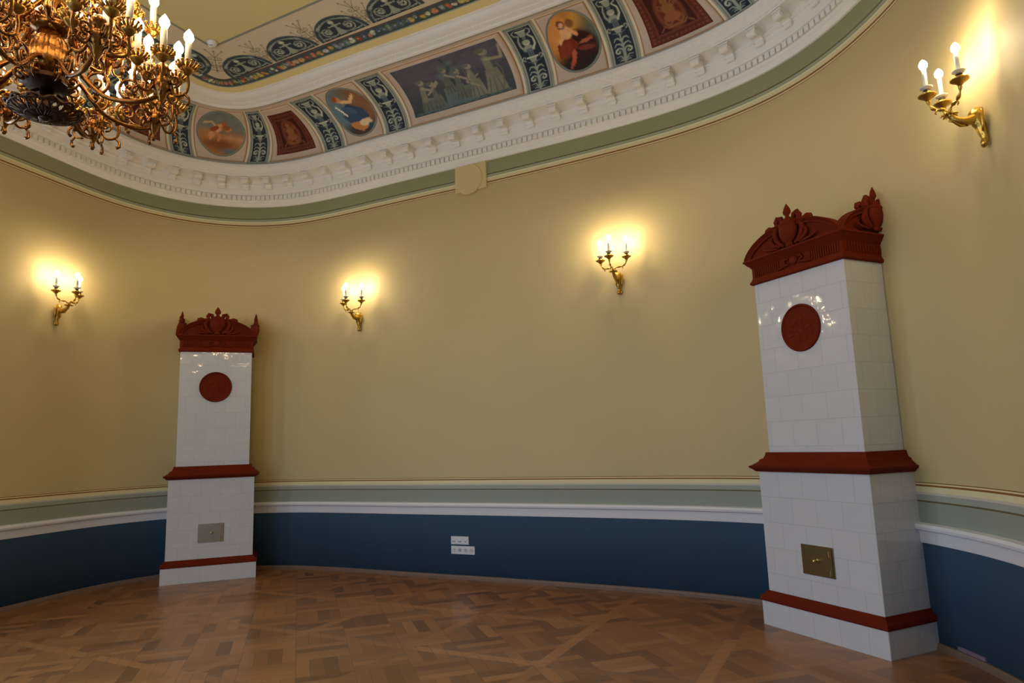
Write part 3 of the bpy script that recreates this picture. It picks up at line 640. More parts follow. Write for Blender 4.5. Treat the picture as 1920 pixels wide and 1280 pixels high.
# centre field and its grey line
ctr = MB(); a0, b0, a1, b1 = -1.486, 2.189, 3.6, 7.6
pts = [cp(a0, b0, 0), cp(a1, b0, 0), cp(a1, b1, 0), cp(a0, b1, 0)]
ctr.add([(x, y, Z_CEIL-.002) for x, y, _ in pts] + [(x, y, Z_CEIL) for x, y, _ in pts], [(3, 2, 1, 0), (4, 5, 6, 7), (0, 1, 5, 4), (1, 2, 6, 5), (2, 3, 7, 6), (3, 0, 4, 7)])
ctr.build('centre_field', M['ceil_centre'], ceiling)
ln = MB()
for (p, q) in (((a0, b0), (a1, b0)), ((a0, b0), (a0, b1)), ((a1, b0), (a1, b1)), ((a0, b1), (a1, b1))):
    w = .014
    da, db = (1, 0) if p[1] == q[1] else (0, 1)
    cs = [(p[0]-da*w-db*w, p[1]-db*w-da*w), (q[0]+da*w-db*w, q[1]+db*w-da*w), (q[0]+da*w+db*w, q[1]+db*w+da*w), (p[0]-da*w+db*w, p[1]-db*w+da*w)]
    ln.add([cp(x, y, Z_CEIL-.005) for x, y in cs] + [cp(x, y, Z_CEIL) for x, y in cs], [(3, 2, 1, 0), (4, 5, 6, 7), (0, 1, 5, 4), (1, 2, 6, 5), (2, 3, 7, 6), (3, 0, 4, 7)])
ln.build('centre_field_line', M['ceil_line'], ceiling)
lc = paint_lunette(); LA = lc.out()
def lunette(ca, cb, da, db, lab):        # base centre, unit direction along the base
    rx, ry = .345, .345; nr, na = 26, 60; P = []; C = []
    ea = (da, db); en = (-db, da) if (-db)*(.8-ca)+da*(4.5-cb) > 0 else (db, -da)
    bx, by, _ = cp(ca, cb)
    for i in range(nr+1):
        for j in range(na+1):
            t = PI*j/na; r = i/nr; x, y = r*math.cos(t), r*math.sin(t)
            a = ca + ea[0]*rx*x + en[0]*ry*y; b = cb + ea[1]*rx*x + en[1]*ry*y; p = cp(a, b); P.append((p[0]-bx, p[1]-by, 0))
            cu, cvv = .5+.5*x, y; C.append(LA[min(lc.h-1, int(cvv*(lc.h-1)+.5)), min(lc.w-1, int(cu*(lc.w-1)+.5))])
    mb = MB(); mb.add(P, [(i*(na+1)+j, i*(na+1)+j+1, (i+1)*(na+1)+j+1, (i+1)*(na+1)+j) for i in range(nr) for j in range(na)])
    o = mb.build('painted_lunette', M['paint'], None, fix=False, smooth=True); at = o.data.color_attributes.new('paint', 'FLOAT_COLOR', 'POINT'); Q = np.ones((len(P), 4)); Q[:, :3] = C; at.data.foreach_set('color', Q.ravel())
    sl = o.modifiers.new('thickness', 'SOLIDIFY'); sl.thickness = .0015; sl.offset = 0
    o.location = (bx, by, Z_CEIL-.0035); tag(o, lab, 'painted lunette', 'lunettes on the ceiling border')
LL = ['painted lunette with grey scrolls, nearest to the smoke detector on its right', 'second painted lunette to the right of the smoke detector', 'third painted lunette to the right of the smoke detector',
      'fourth painted lunette to the right of the smoke detector, at the top edge']
for i, lab in enumerate(LL): lunette(-1.487+.745*i, 1.600, 1, 0, lab)
lunette(-2.056, 2.189, 0, 1, 'painted lunette left of the smoke detector, half hidden by chandelier candles')
def sprig(ca, cb, dx, dy, sc=1.0):
    """leafy painted spray growing from (ca,cb) in direction (dx,dy)"""
    mb = MB(); px, py = -dy, dx
    def rib(pts, w0, w1):
        n = len(pts)
        P = []
        for i, (x, y) in enumerate(pts):
            x2, y2 = pts[min(i+1, n-1)]; x1, y1 = pts[max(i-1, 0)]; l = math.hypot(x2-x1, y2-y1)+1e-9; nx, ny = -(y2-y1)/l, (x2-x1)/l; w = (w0+(w1-w0)*i/(n-1))*sc*1.35
            for q in (1, -1):
                u, v = (x+nx*w*q)*1.0, (y+ny*w*q)*1.0; a = ca + px*u*sc + dx*v*sc; b = cb + py*u*sc + dy*v*sc; P.append(cp(a, b, Z_CEIL-.0025))
        mb.add(P, [(2*i, 2*i+1, 2*i+3, 2*i+2) for i in range(n-1)])
    rib([(0, 0), (0, .2), (0, .45)], .006, .003)
    for sg in (-1, 1):
        for (y0, r, t) in ((.05, .055, 1.1), (.16, .05, 1.2), (.28, .035, 1.1)):
            rib([(0, y0)] + [(sg*(r+.01)+p[0], y0+r+p[1]) for p in spiral((0, 0), r, r*.25, -PI/2, t*sg, 16)], .006, .003)
        rib([(0, .33), (sg*.05, .42), (sg*.09, .47)], .005, .002); rib([(0, .10), (sg*.10, .22), (sg*.15, .34)], .005, .002)
        for (x, y) in ((sg*.15, .35), (sg*.09, .48), (sg*.12, .13)): rib([(x-.012, y), (x, y+.002), (x+.012, y)], .010, .010)
    rib([(-.01, .46), (.01, .47)], .012, .012)
    return mb.build('painted_sprig', M['sprig'], ceiling, fix=False)
for i in range(3): sprig(-1.115+.745*i, 1.61, 0, 1, .92)
q = math.sqrt(.5); sprig(-1.88, 1.795, q, q, 1.0)
# smoke detector
sd = MB(); sd.lathe([(.001, -.055), (.030, -.052), (.045, -.040), (.052, -.020), (.058, -.012), (.058, 0)], 28)
sx_, sy_, _ = cp(-1.405, 2.255); smoke = sd.build('smoke_detector', M['plastic'], None, smooth=True); smoke.location = (sx_, sy_, Z_CEIL-.003)
MB().box((-.018, -.030, -.0545), (.018, -.024, -.049)).build('indicator_slot', M['plastic_dark'], smoke)
tag(smoke, 'round white smoke detector at the corner of the yellow ceiling field', 'smoke detector')

# ---------------------------------------------------------------- tiled stoves
WL, EP, EU = 1.096, .046, .072
ZP, ZLB, ZLT, ZUB, ZUT = .2006, .2792, 1.294, 1.4553, 2.975
# local frame: origin on the floor at the middle of the lower front plane, +X along the front (left to right seen from the room), -Y towards the room
def uvbox(name, x0, x1, y0, y1, z0, z1, m, parent, bev=.004):
    """open-backed tile block with running-bond UV around the sides"""
    b = bev; pr = [(x0, y1), (x0, y0+b), (x0+b, y0), (x1-b, y0), (x1, y0+b), (x1, y1)]
    mb = MB(); n = len(pr); mb.v = [(x, y, z) for z in (z0, z1) for (x, y) in pr]; uv = []
    cum = [0];
    for i in range(n): p, q_ = pr[i], pr[(i+1) % n]; cum.append(cum[-1]+math.hypot(p[0]-q_[0], p[1]-q_[1]))
    for i in range(n): k = (i+1) % n; mb.f.append((i, k, n+k, n+i)); uv += [(cum[i], z0), (cum[i+1], z0), (cum[i+1], z1), (cum[i], z1)]
    mb.f += [tuple(range(n-1, -1, -1)), tuple(range(n, 2*n))]; uv += [pr[i] for i in range(n-1, -1, -1)] + [pr[i] for i in range(n)]
    o = mb.build(name, m, parent, fix=False); l = o.data.uv_layers.new(name='UVMap'); l.data.foreach_set('uv', np.array(uv, float).ravel()); return o
def band(name, prof, hw, yb, m, parent):  # moulding (overhang, z) wrapped around three sides; hw half width of the base plane (y=0), yb back y
    mb = MB(); n = len(prof); P = []
    for (cx, cy) in ((-1, 1), (-1, 0), (1, 0), (1, 1)):
        for (o, z) in prof: P.append((cx*(hw+o), yb if cy else -o, z))
    for j in range(3):
        for i in range(n): k = (i+1) % n; mb.f.append((j*n+i, (j+1)*n+i, (j+1)*n+k, j*n+k))
    mb.v = [tuple(p) for p in P]; mb.f += [tuple(range(n)), tuple(3*n+i for i in range(n-1, -1, -1))]
    return mb.build(name, m, parent, auto=28)
def urn_relief(mb, T, full=True):
    """urn with flame finial, scroll handles and leaf wings; x across, z up, y depth (towards the room is -)"""
    pr = [(.001, 3.205), (.035, 3.207), (.045, 3.222), (.028, 3.236), (.030, 3.245), (.070, 3.275), (.093, 3.320), (.098, 3.355), (.088, 3.385), (.092, 3.395), (.098, 3.402), (.096, 3.412), (.080, 3.418),
          (.070, 3.436), (.040, 3.455), (.022, 3.468), (.018, 3.480), (.034, 3.497), (.040, 3.515), (.030, 3.545), (.012, 3.575), (.001, 3.590)]
    mb.lathe(pr, 18, T @ Matrix.Diagonal((1, .62, 1, 1)))
    for sg in (-1, 1):
        mb.tube([T @ Vector((sg*x, .0, z)) for x, z in [(.055, 3.415), (.075, 3.475), (.105, 3.482), (.125, 3.455), (.115, 3.425), (.130, 3.395), (.150, 3.350), (.135, 3.290), (.100, 3.245), (.060, 3.225)]], [.022, .026, .027, .026, .024, .026, .026, .026, .022, .018], 7)
        mb.tube([T @ Vector((sg*x, .0, z)) for x, z in [(.135, 3.400), (.175, 3.405), (.205, 3.418), (.235, 3.408), (.245, 3.385), (.225, 3.370)]], [.026, .026, .024, .023, .019, .014], 7)
        mb.tube([T @ Vector((sg*x, -.01, z)) for x, z in [(.10, 3.225), (.16, 3.25), (.19, 3.29), (.18, 3.33)]], [.014, .018, .018, .012], 6)
        mb.tube([T @ Vector((sg*x, -.01, z)) for x, z in [(.12, 3.215), (.20, 3.225), (.26, 3.24), (.29, 3.26)]], [.010, .014, .012, .006], 6)
def arc_z(x, r0=.54, z0=3.195, h=.235):
    return z0 + h*max(0, 1-(x/r0)**2)**.64
def arc_circ(x, r0=.54, z0=3.195, h=.235):  # pediment outline height above z0 at lateral position x
    Rr = (r0*r0+h*h)/(2*h); return z0 + math.sqrt(max(Rr*Rr-x*x, 0)) - (Rr-h)
def stove(name, loc, rz, WL, door_mat, label, lshift=0):
    root = empty(name, loc, rz); root['label'] = label; root['category'] = 'stove'; root['group'] = 'tiled stoves in the corners of the room'
    root.scale = (KS, KS, KS); hw = WL/2; d = 9.0                   # deep enough for the back corners to touch the curved wall
    bx, by = -math.sin(rz), math.cos(rz)
    for sg in (-1, 1):
        px, py = loc[0]+math.cos(rz)*sg*hw*KS, loc[1]+math.sin(rz)*sg*hw*KS; t = 0.0
        while t < 3 and np.min((X-px-bx*t)**2 + (Y-py-by*t)**2) > .012**2: t += .004
        d = min(d, t)
    d = d/KS - .004 + (.03 if WL > 1.05 else 0); print('stove depth', d)
    uvbox('plinth', -hw-EP, hw+EP, -EP, d, 0, ZP, M['tile'], root)
    band('base_moulding', [(-.03, ZP-.002), (EP+.006, ZP-.002), (EP+.010, ZP+.012), (EP+.004, ZP+.035), (.020, ZP+.062), (.008, ZLB+.003), (-.03, ZLB+.003)], hw, d, M['terra'], root)
    uvbox('lower_body', -hw, hw, 0, d, ZLB-.01, ZLT+.005, M['tile'], root)
    band('middle_moulding', [(-.10, ZLT-.002), (.018, ZLT-.002), (.034, ZLT+.016), (.056, ZLT+.030), (.060, ZLT+.046), (.040, ZLT+.052), (.020, ZLT+.066), (-.002, ZLT+.082), (-.010, ZLT+.100), (-.034, ZLT+.112), (-.044, ZLT+.135), (-.050, ZLT+.162), (-.10, ZLT+.162)], hw, d, M['terra'], root)
    hu = hw-EU
    uvbox('upper_body', -hu, hu, EU, d, ZUB-.01, ZUT+.005, M['tile'], root)
    up = empty_none = None
    # entablature, pediments and urns form the crown
    e = [(-.06, ZUT-.004), (.014, ZUT-.004), (.026, ZUT+.006), (.026, ZUT+.022), (.014, ZUT+.036), (.012, ZUT+.045), (.006, ZUT+.060), (.006, ZUT+.150), (.014, ZUT+.158), (.022, ZUT+.172), (.038, ZUT+.185), (.050, ZUT+.205), (.060, ZUT+.212), (.060, ZUT+.226), (-.06, ZUT+.226)]
    crown = band('crown', e, hu, d-EU, M['terra'], root); crown.location = (0, EU, 0)
    # frieze flutes and centre cartouche
    fls = [MB(), MB(), MB(), MB()]
    for i in range(40):
        fl = fls[i >= 20]
        x = -hu+.03 + i*(2*hu-.06)/39
        if abs(x) < .17: continue
        fl.box((x-.006, -.013, ZUT+.065), (x+.006, -.004, ZUT+.145))
    nd = 14
    for sx in (-1, 1):
        fl = fls[2 if sx < 0 else 3]
        for i in range(nd): yy = .03+i*.033; fl.box((sx*(hu+.009)-.005, yy-.006, ZUT+.065), (sx*(hu+.009)+.005, yy+.006, ZUT+.145))
    for fl in fls: fl.build('frieze_fluting', M['terra'], crown)
    ct = MB()
    ellipsoid(ct, Matrix.Translation((0, -.010, ZUT+.112)) @ Matrix.Diagonal((.045, .020, .040, 1)), 8)
    for sg in (-1, 1):
        ct.tube([(sg*.05, -.014, ZUT+.130), (sg*.085, -.016, ZUT+.138), (sg*.10, -.016, ZUT+.112), (sg*.075, -.016, ZUT+.098)], [.010, .012, .012, .007], 6)
        ct.tube([(sg*.05, -.012, ZUT+.085), (sg*.10, -.014, ZUT+.080), (sg*.15, -.014, ZUT+.068), (sg*.19, -.012, ZUT+.062)], [.010, .012, .010, .004], 6)
    ct.build('cartouche', M['terra'], crown, smooth=True)
    # front pediment: back plate, raised arched rim, urn
    z0 = ZUT+.222; r0 = hu+.052; hgt = .235
    def arc(t, r, z_, h): return arc_z(t*r, r, z_, h)
    def pediment(name, T, xs0, xs1, r0=r0):
        n = 32; ta = math.acos(max(-1, min(1, -xs0/r0))); tb = math.acos(max(-1, min(1, -xs1/r0)))
        def pt_(t): return -r0*math.cos(t), z0 + hgt*max(math.sin(t), 0)**1.25
        O = [pt_(ta+(tb-ta)*i/n) for i in range(n+1)]
        NN = []
        for i in range(n+1):
            (xa_, za_), (xb_, zb_) = O[max(i-1, 0)], O[min(i+1, n)]; l = math.hypot(xb_-xa_, zb_-za_); NN.append((-(zb_-za_)/l, (xb_-xa_)/l))
        pl = MB(); po = [(x-nx*.012, max(z-nz*.012, z0+.001)) for (x, z), (nx, nz) in zip(O, NN)] + [(xs1-.012, z0-.01), (xs0+.012, z0-.01)]
        pl.prism(po, .012, .055, lambda u, v, w: tuple(T @ Vector((u, w, v))))
        rim = MB(); cs = [(.052, -.004), (-.030, -.004), (-.034, -.010), (-.022, -.024), (-.010, -.034), (-.006, -.050), (.020, -.050)]
        P = []; n2 = len(cs)
        for (x, z), (nx, nz) in zip(O, NN):
            for (y, t) in cs: P.append(tuple(T @ Vector((x+nx*t, y, max(z+nz*t, z0-.006)))))
        rim.v = P
        for j in range(n):
            for i in range(n2): k = (i+1) % n2; rim.f.append((j*n2+i, (j+1)*n2+i, (j+1)*n2+k, j*n2+k))
        rim.f += [tuple(range(n2)), tuple(n*n2+i for i in range(n2-1, -1, -1))]
        p = pl.build(name, M['terra'], root, fix=True)
        rim.build('arched_rim', M['terra'], p, auto=35); return p
    TF = Matrix.Translation((0, EU-.028, 0)); p = pediment('pediment', TF, -r0, r0)
    mb = MB(); urn_relief(mb, TF @ Matrix.Translation((0, -.005, 0))); mb.build('urn', M['terra'], p, smooth=True)
    for sx in (-1, 1):                   # side pediments: half arches rising to an urn by the wall
        T = Matrix.Translation((sx*(hu+.028), 0, 0)) @ Matrix.Rotation(sx*PI/2, 4, 'Z')
        # local x of the pediment runs along the depth; centre at the urn
        yc = min(.505, d-.06)
        if sx > 0: T = Matrix.Translation((hu+.028, yc, 0)) @ Matrix.Rotation(PI/2, 4, 'Z'); xa, xb = -(yc-EU+.05), min(.16, d-yc)
        else: T = Matrix.Translation((-(hu+.028), yc, 0)) @ Matrix.Rotation(-PI/2, 4, 'Z'); xa, xb = -min(.16, d-yc), (yc-EU+.05)
        rs = yc-EU+.05; ps = pediment('side_pediment', T, max(xa, -rs), min(xb, rs), rs); mb = MB(); urn_relief(mb, T @ Matrix.Translation((0, -.01, .02)) @ Matrix.Diagonal((.88, .80, 1, 1))); mb.build('urn', M['terra'], ps, smooth=True)
    # medallion
    md = MB(); zc = 2.497; T = Matrix.Translation((0, EU, zc)) @ Matrix.Rotation(PI/2, 4, 'X')
    md.lathe([(.203, -.004), (.203, .012), (.196, .020), (.186, .018), (.178, .010), (.001, .010)], 48, T)
    me_ = md.build('medallion', M['terra'], root, auto=30)
    rl = MB(); y0 = EU-.010
    def blob(x, z, rx, rz_, rot=0): ellipsoid(rl, Matrix.Translation((x, y0, zc+z)) @ Matrix.Rotation(-rot*D2R, 4, 'Y') @ Matrix.Diagonal((rx, .005, rz_, 1)), 7)
    blob(0, .105, .022, .024); blob(0, .05, .032, .048); blob(.01, -.02, .034, .05); blob(-.02, -.085, .018, .055, 15); blob(.045, -.08, .018, .055, -20); blob(.062, .075, .012, .045, 55); blob(-.06, .04, .012, .045, -50)
    blob(.085, .0, .045, .016, 30); blob(-.085, -.01, .045, .016, -25); blob(-.10, -.06, .03, .012, 10); blob(.11, -.06, .02, .01, 60)
    rl.build('relief_figure', M['terra'], me_, smooth=True)
    # fire door
    dr = MB(); x0, x1, z0_, z1_ = -.148+lshift, .160+lshift, .482, .716
    dr.box((x0, -.008, z0_), (x1, .004, z1_)); dr.box((x0+.012, -.014, z0_+.012), (x1-.012, -.008, z1_-.012))
    dd = dr.build('fire_door', door_mat, root)
    kb = MB(); T = Matrix.Translation((.01+lshift, -.014, .603)) @ Matrix.Rotation(PI/2, 4, 'X')
    kb.lathe([(.016, 0), (.016, .003), (.007, .006), (.006, .022), (.011, .030), (.014, .040), (.010, .048), (.001, .050)], 16, T); kb.build('knob', M['brass_bright'], dd, smooth=True)
    for zz in (.520, .665): MB().tube([(x1-.035, -.016, zz-.022), (x1-.035, -.016, zz+.022)], .006, 8).build('hinge', M['brass_bright'], dd)
    return root
LS = (-3.9915, 8.961, .36); RS = (2.38706, 5.59128, -1.131913)
stove('tiled_stove', (LS[0]*KS, LS[1]*KS, FZ), LS[2], 1.037, M['steel_door'], 'white tiled corner stove with red terracotta crown, the farther one on the left')
stove('tiled_stove', (RS[0]*KS, RS[1]*KS, FZ), RS[2], WL, M['brass_door'], 'white tiled corner stove with red terracotta crown, the nearer one on the right')

# ---------------------------------------------------------------- wall sconces
def make_sconce():
    root = empty('wall_sconce')
    # frame: x along the wall, -y out of the wall, z up from the tail tip
    bk = MB()
    pts = [(0, -.018, .0), (0, -.030, .02), (0, -.022, .05), (0, -.030, .09), (0, -.036, .13), (0, -.050, .17), (0, -.055, .205), (0, -.040, .235), (0, -.020, .245)]
    bk.tube(bez(pts, 3), [.010, .013, .017, .021, .022, .020, .020, .022, .024, .027, .028, .029, .032, .035, .038, .040, .042, .043, .042, .040, .036, .030, .024, .018, .012][:len(bez(pts, 3))], 10, flat=.7)
    for sg in (-1, 1):
        bk.tube([(sg*.012, -.03, .0), (sg*.025, -.032, .02), (sg*.020, -.03, .045)], [.006, .009, .005], 6)
        bk.tube([(sg*.022, -.035, .09), (sg*.038, -.035, .13), (sg*.036, -.035, .17), (sg*.046, -.035, .21), (sg*.030, -.03, .235)], [.006, .010, .011, .010, .006], 6)
    bk.build('wall_plate', M['gold'], root, smooth=True)
    ar = MB(); p = bez([(0, -.045, .19), (0, -.09, .175), (0, -.13, .178), (0, -.17, .20), (0, -.19, .235)], 5)
    ar.tube(p, [.034, .033, .032, .031, .030, .029, .028, .027, .026, .025, .024, .023, .022, .021, .020, .019, .018, .018, .020, .022, .020], 10)
    for a in range(7): t = 2*PI*a/7; ar.tube([(.012*math.cos(t), -.19+.012*math.sin(t), .225), (.036*math.cos(t), -.19+.036*math.sin(t), .232), (.048*math.cos(t), -.19+.048*math.sin(t), .222)], [.008, .008, .004], 5)
    ar.tube([(0, -.10, .145), (0, -.14, .150), (0, -.175, .185), (0, -.20, .19)], [.006, .010, .009, .006], 6)
    ar.build('horn_arm', M['gold'], root, smooth=True)
    for (cx, cy) in ((-.15, -.165), (.15, -.165), (0, -.295)):
        br = MB()
        ox, oy = cx, cy+.19
        q = bez([(0, -.19, .235), (ox*.25, -.19+oy*.25, .268), (ox*.60, -.19+oy*.60, .272), (ox*.90, -.19+oy*.90, .298), (ox, -.19+oy, .347)], 5)
        br.tube(q, [.009+.004*math.sin(i*1.1) for i in range(len(q))], 7)
        mx_, my_ = ox*.62, -.19+oy*.62
        br.tube([(mx_, my_, .272), (mx_+ox*.10, my_+oy*.10, .252), (mx_+ox*.02, my_+oy*.02, .243)], [.008, .006, .003], 5)
        b = br.build('branch', M['gold'], root, smooth=True)
        cu = MB(); T = Matrix.Translation((cx, cy, -.028)); TC = Matrix.Translation((cx, cy, 0))
        cu.lathe([(.008, .362), (.016, .372), (.026, .384), (.040, .392), (.050, .398), (.052, .404), (.044, .407), (.026, .403), (.020, .410), (.024, .422), (.016, .426)], 18, T)
        for a in range(10): t = 2*PI*a/10; cu.tube([(cx+.030*math.cos(t), cy+.030*math.sin(t), .364), (cx+.050*math.cos(t), cy+.050*math.sin(t), .380)], [.007, .004], 5)
        cu.build('cup', M['gold'], b, smooth=True)
        MB().lathe([(.017, .422), (.019, .424), (.019, .436), (.017, .438)], 14, T).build('collar', M['collar'], b, smooth=False)
        MB().lathe([(.012, .438), (.022, .440), (.034, .450), (.038, .456), (.034, .456), (.020, .446), (.012, .444)], 20, T).build('drip_pan', M['pan'], b, smooth=True)
        MB().lathe([(.0130, .412), (.0125, .545), (.010, .551), (.006, .553)], 14, TC).build('candle', M['candle'], b, smooth=True)
        MB().lathe([(.006, .548), (.015, .554), (.023, .566), (.024, .580), (.019, .594), (.010, .606), (.001, .613)], 14, TC).build('bulb', M['bulb_s'], b, smooth=True)
    return root
sc0 = make_sconce()
SP = [(2.0875, 3.127+.02, 'gilt three-candle wall sconce at the far left, left of the left stove'), (6.3886, 3.159+.02, 'gilt three-candle wall sconce just right of the left stove'),
      (10.0447, 3.199+.0, 'gilt three-candle wall sconce left of the right stove'), (14.2912, 3.275-.0, 'gilt three-candle wall sconce at top right, seen from the side')]
for i, (s, z, lab) in enumerate(SP):
    o = sc0 if i == 0 else copy_tree(sc0)
    x, y, h = PW(s, .002); o.location = (x, y, z); o.rotation_euler = (0, 0, h)
    tag(o, lab, 'wall sconce', 'wall sconces')

# ---------------------------------------------------------------- sockets
def local_on_wall(s, z, off=.0): x, y, h = PW(s, off); return (x, y, z), h
def sockets(s0, s1, z0, z1, n, kind, lab):
    w = math.hypot(PW(s1)[0]-PW(s0)[0], PW(s1)[1]-PW(s0)[1]); hh = z1-z0; loc, h = local_on_wall((s0+s1)/2, z0, .0)
    root = empty('socket_panel', loc, h); f = MB(); f.box((-w/2, -.011, 0), (w/2, 0, hh)); f.box((-w/2+.006, -.013, .006), (w/2-.006, -.011, hh-.006)); f.build('cover_frame', M['plastic'], root)
    for i in range(n):
        xc = -w/2 + w*(i+.5)/n; r = root
        if kind == 'power':
            m = MB(); m.lathe([(.026, 0), (.026, .003), (.021, .003), (.019, -.004), (.001, -.004)], 20, Matrix.Translation((xc, -.013, hh/2)) @ Matrix.Rotation(PI/2, 4, 'X')); sk = m.build('socket', M['plastic'], r, auto=30)
            h_ = MB()
            for dx in (-.0095, .0095): h_.lathe([(.0032, 0), (.0032, .001)], 8, Matrix.Translation((xc+dx, -.0095, hh/2)) @ Matrix.Rotation(PI/2, 4, 'X'))
            h_.build('pin_hole', M['plastic_dark'], sk)
        else:
            m = MB(); m.box((xc-.024, -.0155, hh/2-.024), (xc+.024, -.013, hh/2+.024)); sk = m.build('data_outlet', M['plastic'], r)
            h_ = MB()
            for dx in ((-.011, .011) if i < 2 else (0,)): h_.box((xc+dx-.0065, -.0165, hh/2-.018), (xc+dx+.0065, -.0155, hh/2-.006))
            h_.build('port', M['plastic_dark'], sk)
    tag(root, lab, 'socket')
sockets(7.765, 8.005, .444, .536, 3, 'data', 'upper white outlet panel with dark data ports on the blue wall')
sockets(7.765, 8.085, .332, .425, 4, 'power', 'lower white four-gang power socket on the blue wall')

# cream duct cover with round cap under the cornice
loc, h = local_on_wall(8.165, 4.80, 0); root = empty('duct_cover', loc, h)
MB().box((-.225, -.032, 0), (.225, .0, .352)).build('cover_box', M['box_cream'], root)
dc = MB(); dc.lathe([(.198, 0), (.198, .040), (.192, .046), (.001, .046)], 48, Matrix.Translation((-.025, -.002, .152)) @ Matrix.Rotation(PI/2, 4, 'X')); dc.build('round_cap', M['box_cream'], root, auto=30)
tag(root, 'cream square duct cover with round cap, interrupting the green band under the cornice', 'vent cover')
# small patch strip above the skirting at the right
mb = MB()
for s in srange(13.18, 13.44, .03):
    for (o, z) in ((.0, .096), (.012, .096), (.012, .122), (.0, .122)): x, y, _ = PW(s, o); mb.v.append((x, y, z))
ns = len(mb.v)//4
for j in range(ns-1):
    for i in range(4): k = (i+1) % 4; mb.f.append((j*4+i, (j+1)*4+i, (j+1)*4+k, j*4+k))
mb.f += [(0, 1, 2, 3), tuple((ns-1)*4+i for i in (3, 2, 1, 0))]
tag(mb.build('cable_cover', mat('mauve_plastic', (.22, .15, .20), .5)), 'short mauve strip above the skirting at the right edge', 'cable cover')

# ---------------------------------------------------------------- chandelier
CX, CY = -2.36, 3.22
ch = empty('chandelier', (CX, CY, 3.205)); Z0 = 3.22
tag(ch, 'large gilt bronze chandelier with many lit candle bulbs', 'chandelier')
def TZ(z): return z-Z0
# stem
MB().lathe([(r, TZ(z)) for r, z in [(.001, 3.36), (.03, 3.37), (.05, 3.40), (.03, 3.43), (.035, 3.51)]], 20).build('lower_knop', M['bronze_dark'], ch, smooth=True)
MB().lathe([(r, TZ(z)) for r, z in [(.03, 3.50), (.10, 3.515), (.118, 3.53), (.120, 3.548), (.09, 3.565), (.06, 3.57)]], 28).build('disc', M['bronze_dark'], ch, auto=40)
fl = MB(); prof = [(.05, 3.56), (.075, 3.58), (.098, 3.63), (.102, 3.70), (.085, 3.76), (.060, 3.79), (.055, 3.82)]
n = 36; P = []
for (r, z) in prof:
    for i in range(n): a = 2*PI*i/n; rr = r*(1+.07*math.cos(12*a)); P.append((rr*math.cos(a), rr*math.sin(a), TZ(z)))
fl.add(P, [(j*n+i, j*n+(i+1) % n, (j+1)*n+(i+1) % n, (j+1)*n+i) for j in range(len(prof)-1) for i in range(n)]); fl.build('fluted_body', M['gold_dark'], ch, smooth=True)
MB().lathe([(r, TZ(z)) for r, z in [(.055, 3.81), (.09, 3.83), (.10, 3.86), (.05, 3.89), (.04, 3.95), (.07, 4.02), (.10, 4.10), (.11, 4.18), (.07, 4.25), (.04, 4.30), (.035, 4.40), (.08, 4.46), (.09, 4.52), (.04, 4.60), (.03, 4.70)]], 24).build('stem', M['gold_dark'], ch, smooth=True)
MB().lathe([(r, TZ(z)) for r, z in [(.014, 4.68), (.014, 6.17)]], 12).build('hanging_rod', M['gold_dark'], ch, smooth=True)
MB().lathe([(r, TZ(z)) for r, z in [(.02, 6.15), (.06, 6.17), (.14, 6.25), (.16, 6.293)]], 28).build('ceiling_rose', M['gold_dark'], ch, smooth=True)
# pierced bowl at the bottom: leaf tracery on a shallow dish
pb = MB(); RB = .26; RS = .64
def dish(r, a): return (RS*r*math.cos(a), RS*r*math.sin(a), TZ(3.350 + .045*(r/RB)**2))
for q in range(12):
    a0 = 2*PI*q/12
    for sg in (-1, 1):
        pb.tube([dish(r, a0+sg*da) for r, da in ((.035, 0), (.09, .16), (.14, .20), (.18, .05), (.205, -.03))], [.005, .006, .006, .006, .004], 5)
        pb.tube([dish(r, a0+sg*da) for r, da in ((.13, .21), (.18, .26), (.22, .20), (.235, .10), (.215, .06))], [.004, .006, .006, .005, .004], 5)
    pb.tube([dish(r, a0) for r in (.03, .12, .18, .245)], [.004, .005, .006, .006], 5)
    pb.tube([dish(r, a0+PI/12+da) for r, da in ((.245, -.16), (.262, -.08), (.268, 0), (.262, .08), (.245, .16))], .008, 5)
pb.tube([dish(.24, 2*PI*i/48) for i in range(49)], .008, 6); pb.tube([dish(.13, 2*PI*i/36) for i in range(37)], .006, 6)
pb.lathe([(.001, TZ(3.332)), (.024, TZ(3.338)), (.030, TZ(3.36)), (.015, TZ(3.38))], 16)
pb.build('pierced_bowl', M['bronze_dark'], ch, smooth=True)
for q in range(3):
    a = 2*PI*q/3+.4; MB().tube([(.05*math.cos(a), .05*math.sin(a), TZ(3.48)), (.10*math.cos(a), .10*math.sin(a), TZ(3.44)), (.16*math.cos(a), .16*math.sin(a), TZ(3.385))], .008, 6).build('bowl_strut', M['gold_dark'], ch, smooth=True)
# shared meshes
def me_of(mb, name, m, smooth=True):
    o = mb.build(name, m, None, smooth=smooth); me = o.data; bpy.data.objects.remove(o); return me
cup = MB(); cup.lathe([(.008, -.045), (.020, -.035), (.030, -.022), (.036, -.012), (.034, -.004), (.022, .0), (.020, .012), (.024, .022), (.018, .024)], 14)
M['gold_mid'] = bump_noise(mat('gilt_bronze_mid', (.42, .235, .05), .30, 1), 60, .5, .004)  # mid-tone gilt for the chandelier cups and petal rims
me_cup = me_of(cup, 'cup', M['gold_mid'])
pt = MB()
for a in range(14):
    t = 2*PI*a/14; pt.tube([(.022*math.cos(t), .022*math.sin(t), -.012), (.044*math.cos(t), .044*math.sin(t), .002), (.055*math.cos(t), .055*math.sin(t), .018)], [.006, .007, .0055], 5)
    ellipsoid(pt, Matrix.Translation((.056*math.cos(t), .056*math.sin(t), .018)) @ Matrix.Rotation(t, 4, 'Z') @ Matrix.Diagonal((.006, .009, .007, 1)), 4)
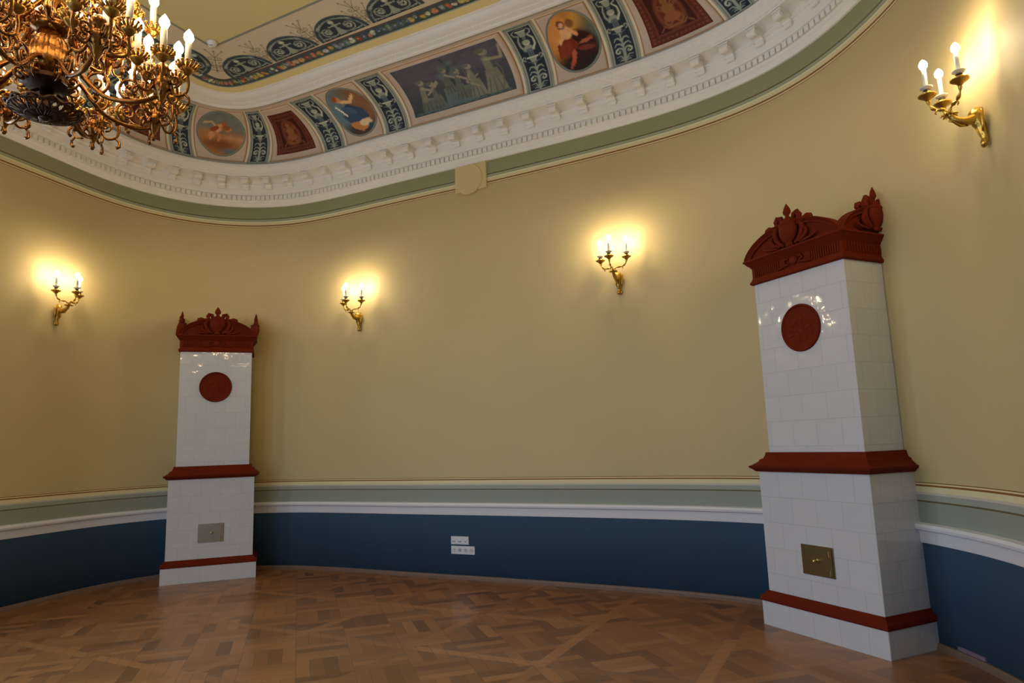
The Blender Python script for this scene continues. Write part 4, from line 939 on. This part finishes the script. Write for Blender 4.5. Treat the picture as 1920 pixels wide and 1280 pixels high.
me_pet = me_of(pt, 'petal_rim', M['gold_mid'])
me_can = me_of(MB().lathe([(.0165, .02), (.0165, .143), (.011, .150), (.006, .152)], 12), 'candle', M['candle'])
me_bulb = me_of(MB().lathe([(.006, .148), (.019, .156), (.026, .172), (.024, .190), (.012, .210), (.001, .226)], 12), 'bulb', M['bulb_c'])
def inst(name, me, parent, loc=(0, 0, 0), rz=0):
    o = bpy.data.objects.new(name, me); COL.objects.link(o); o.parent = parent; o.location = loc; o.rotation_euler = (0, 0, rz); return o
def arm_mesh(r, zh, z_in, drop):
    """main S arm from the body to the hub, with spiral volutes, in the x-z plane"""
    mb = MB(); p = bez([(.06, 0, TZ(z_in)), (r*.28, 0, TZ(z_in-.06)), (r*.50, 0, TZ(zh-drop)), (r*.78, 0, TZ(zh-drop-.02)), (r*.97, 0, TZ(zh-.05)), (r, 0, TZ(zh))], 6)
    mb.tube(p, [.016-.004*abs(math.sin(i*.35)) for i in range(len(p))], 7)
    for (c, rr, a0, tr) in (((r*.42, zh-drop+.075), .070, -PI/2, 1.6), ((r*.72, zh-drop+.055), .060, -PI/2, -1.5), ((r*.22, z_in-.11), .045, PI/2, 1.4)):
        mb.tube([(x, 0, TZ(z)) for x, z in spiral(c, rr, .012, a0, tr, 26)], [.009-.004*i/26 for i in range(27)], 6)
        ball(mb, (c[0], 0, TZ(c[1])), .013, 5)
    for t in (.35, .6): mb.tube([(r*t, 0, TZ(zh-drop)), (r*(t+.05), .02, TZ(zh-drop-.03)), (r*(t+.10), 0, TZ(zh-drop-.02))], [.008, .010, .003], 5)
    return mb
def hub_mesh(nb, rb, cz):
    """cluster hub: collar, pendant with acorn, nb short branches out to the cups"""
    mb = MB(); mb.lathe([(.001, -.13), (.010, -.125), (.016, -.11), (.010, -.095), (.014, -.08), (.024, -.06), (.030, -.035), (.042, -.02), (.046, .0), (.046, .03), (.034, .04), (.026, .06), (.034, .08), (.040, .10), (.030, .12), (.014, .135)], 14)
    for i in range(nb):
        t = 2*PI*i/nb; c, s_2 = math.cos(t), math.sin(t)
        p = bez([(.04*c, .04*s_2, .0), (rb*.55*c, rb*.55*s_2, -.045), (rb*.95*c, rb*.95*s_2, -.03), (rb*1.06*c, rb*1.06*s_2, .02), (rb*c, rb*s_2, cz-.04)], 4)
        mb.tube(p, .008, 6)
        mb.tube([(c*(rb*.5+x), s_2*(rb*.5+x), z) for x, z in spiral((0, .035), .036, .008, -PI/2, 1.4, 16)], .006, 5)
        mb.tube([(c*rb*x, s_2*rb*x, z) for x, z in ((.9, -.03), (1.10, -.055), (1.12, -.085), (.98, -.095))], [.007, .008, .009, .010], 5)
    return mb
def tier(n, r, zh, z_in, drop, nb, rb, cz, phase):
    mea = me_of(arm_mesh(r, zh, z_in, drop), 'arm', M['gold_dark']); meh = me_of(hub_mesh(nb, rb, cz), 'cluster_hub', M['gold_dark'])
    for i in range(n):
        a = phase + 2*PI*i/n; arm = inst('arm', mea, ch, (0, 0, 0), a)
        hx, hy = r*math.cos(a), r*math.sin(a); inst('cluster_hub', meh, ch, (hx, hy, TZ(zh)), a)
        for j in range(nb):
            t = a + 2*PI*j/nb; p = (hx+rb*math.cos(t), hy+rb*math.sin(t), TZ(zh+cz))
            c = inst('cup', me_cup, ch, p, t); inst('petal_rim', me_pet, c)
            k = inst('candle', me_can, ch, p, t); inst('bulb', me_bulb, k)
tier(8, .55, 3.555, 3.66, .070, 5, .125, .12, .18)
tier(8, .36, 3.87, 3.98, .070, 4, .105, .12, .18+PI/8)
SC.render.film_transparent = False
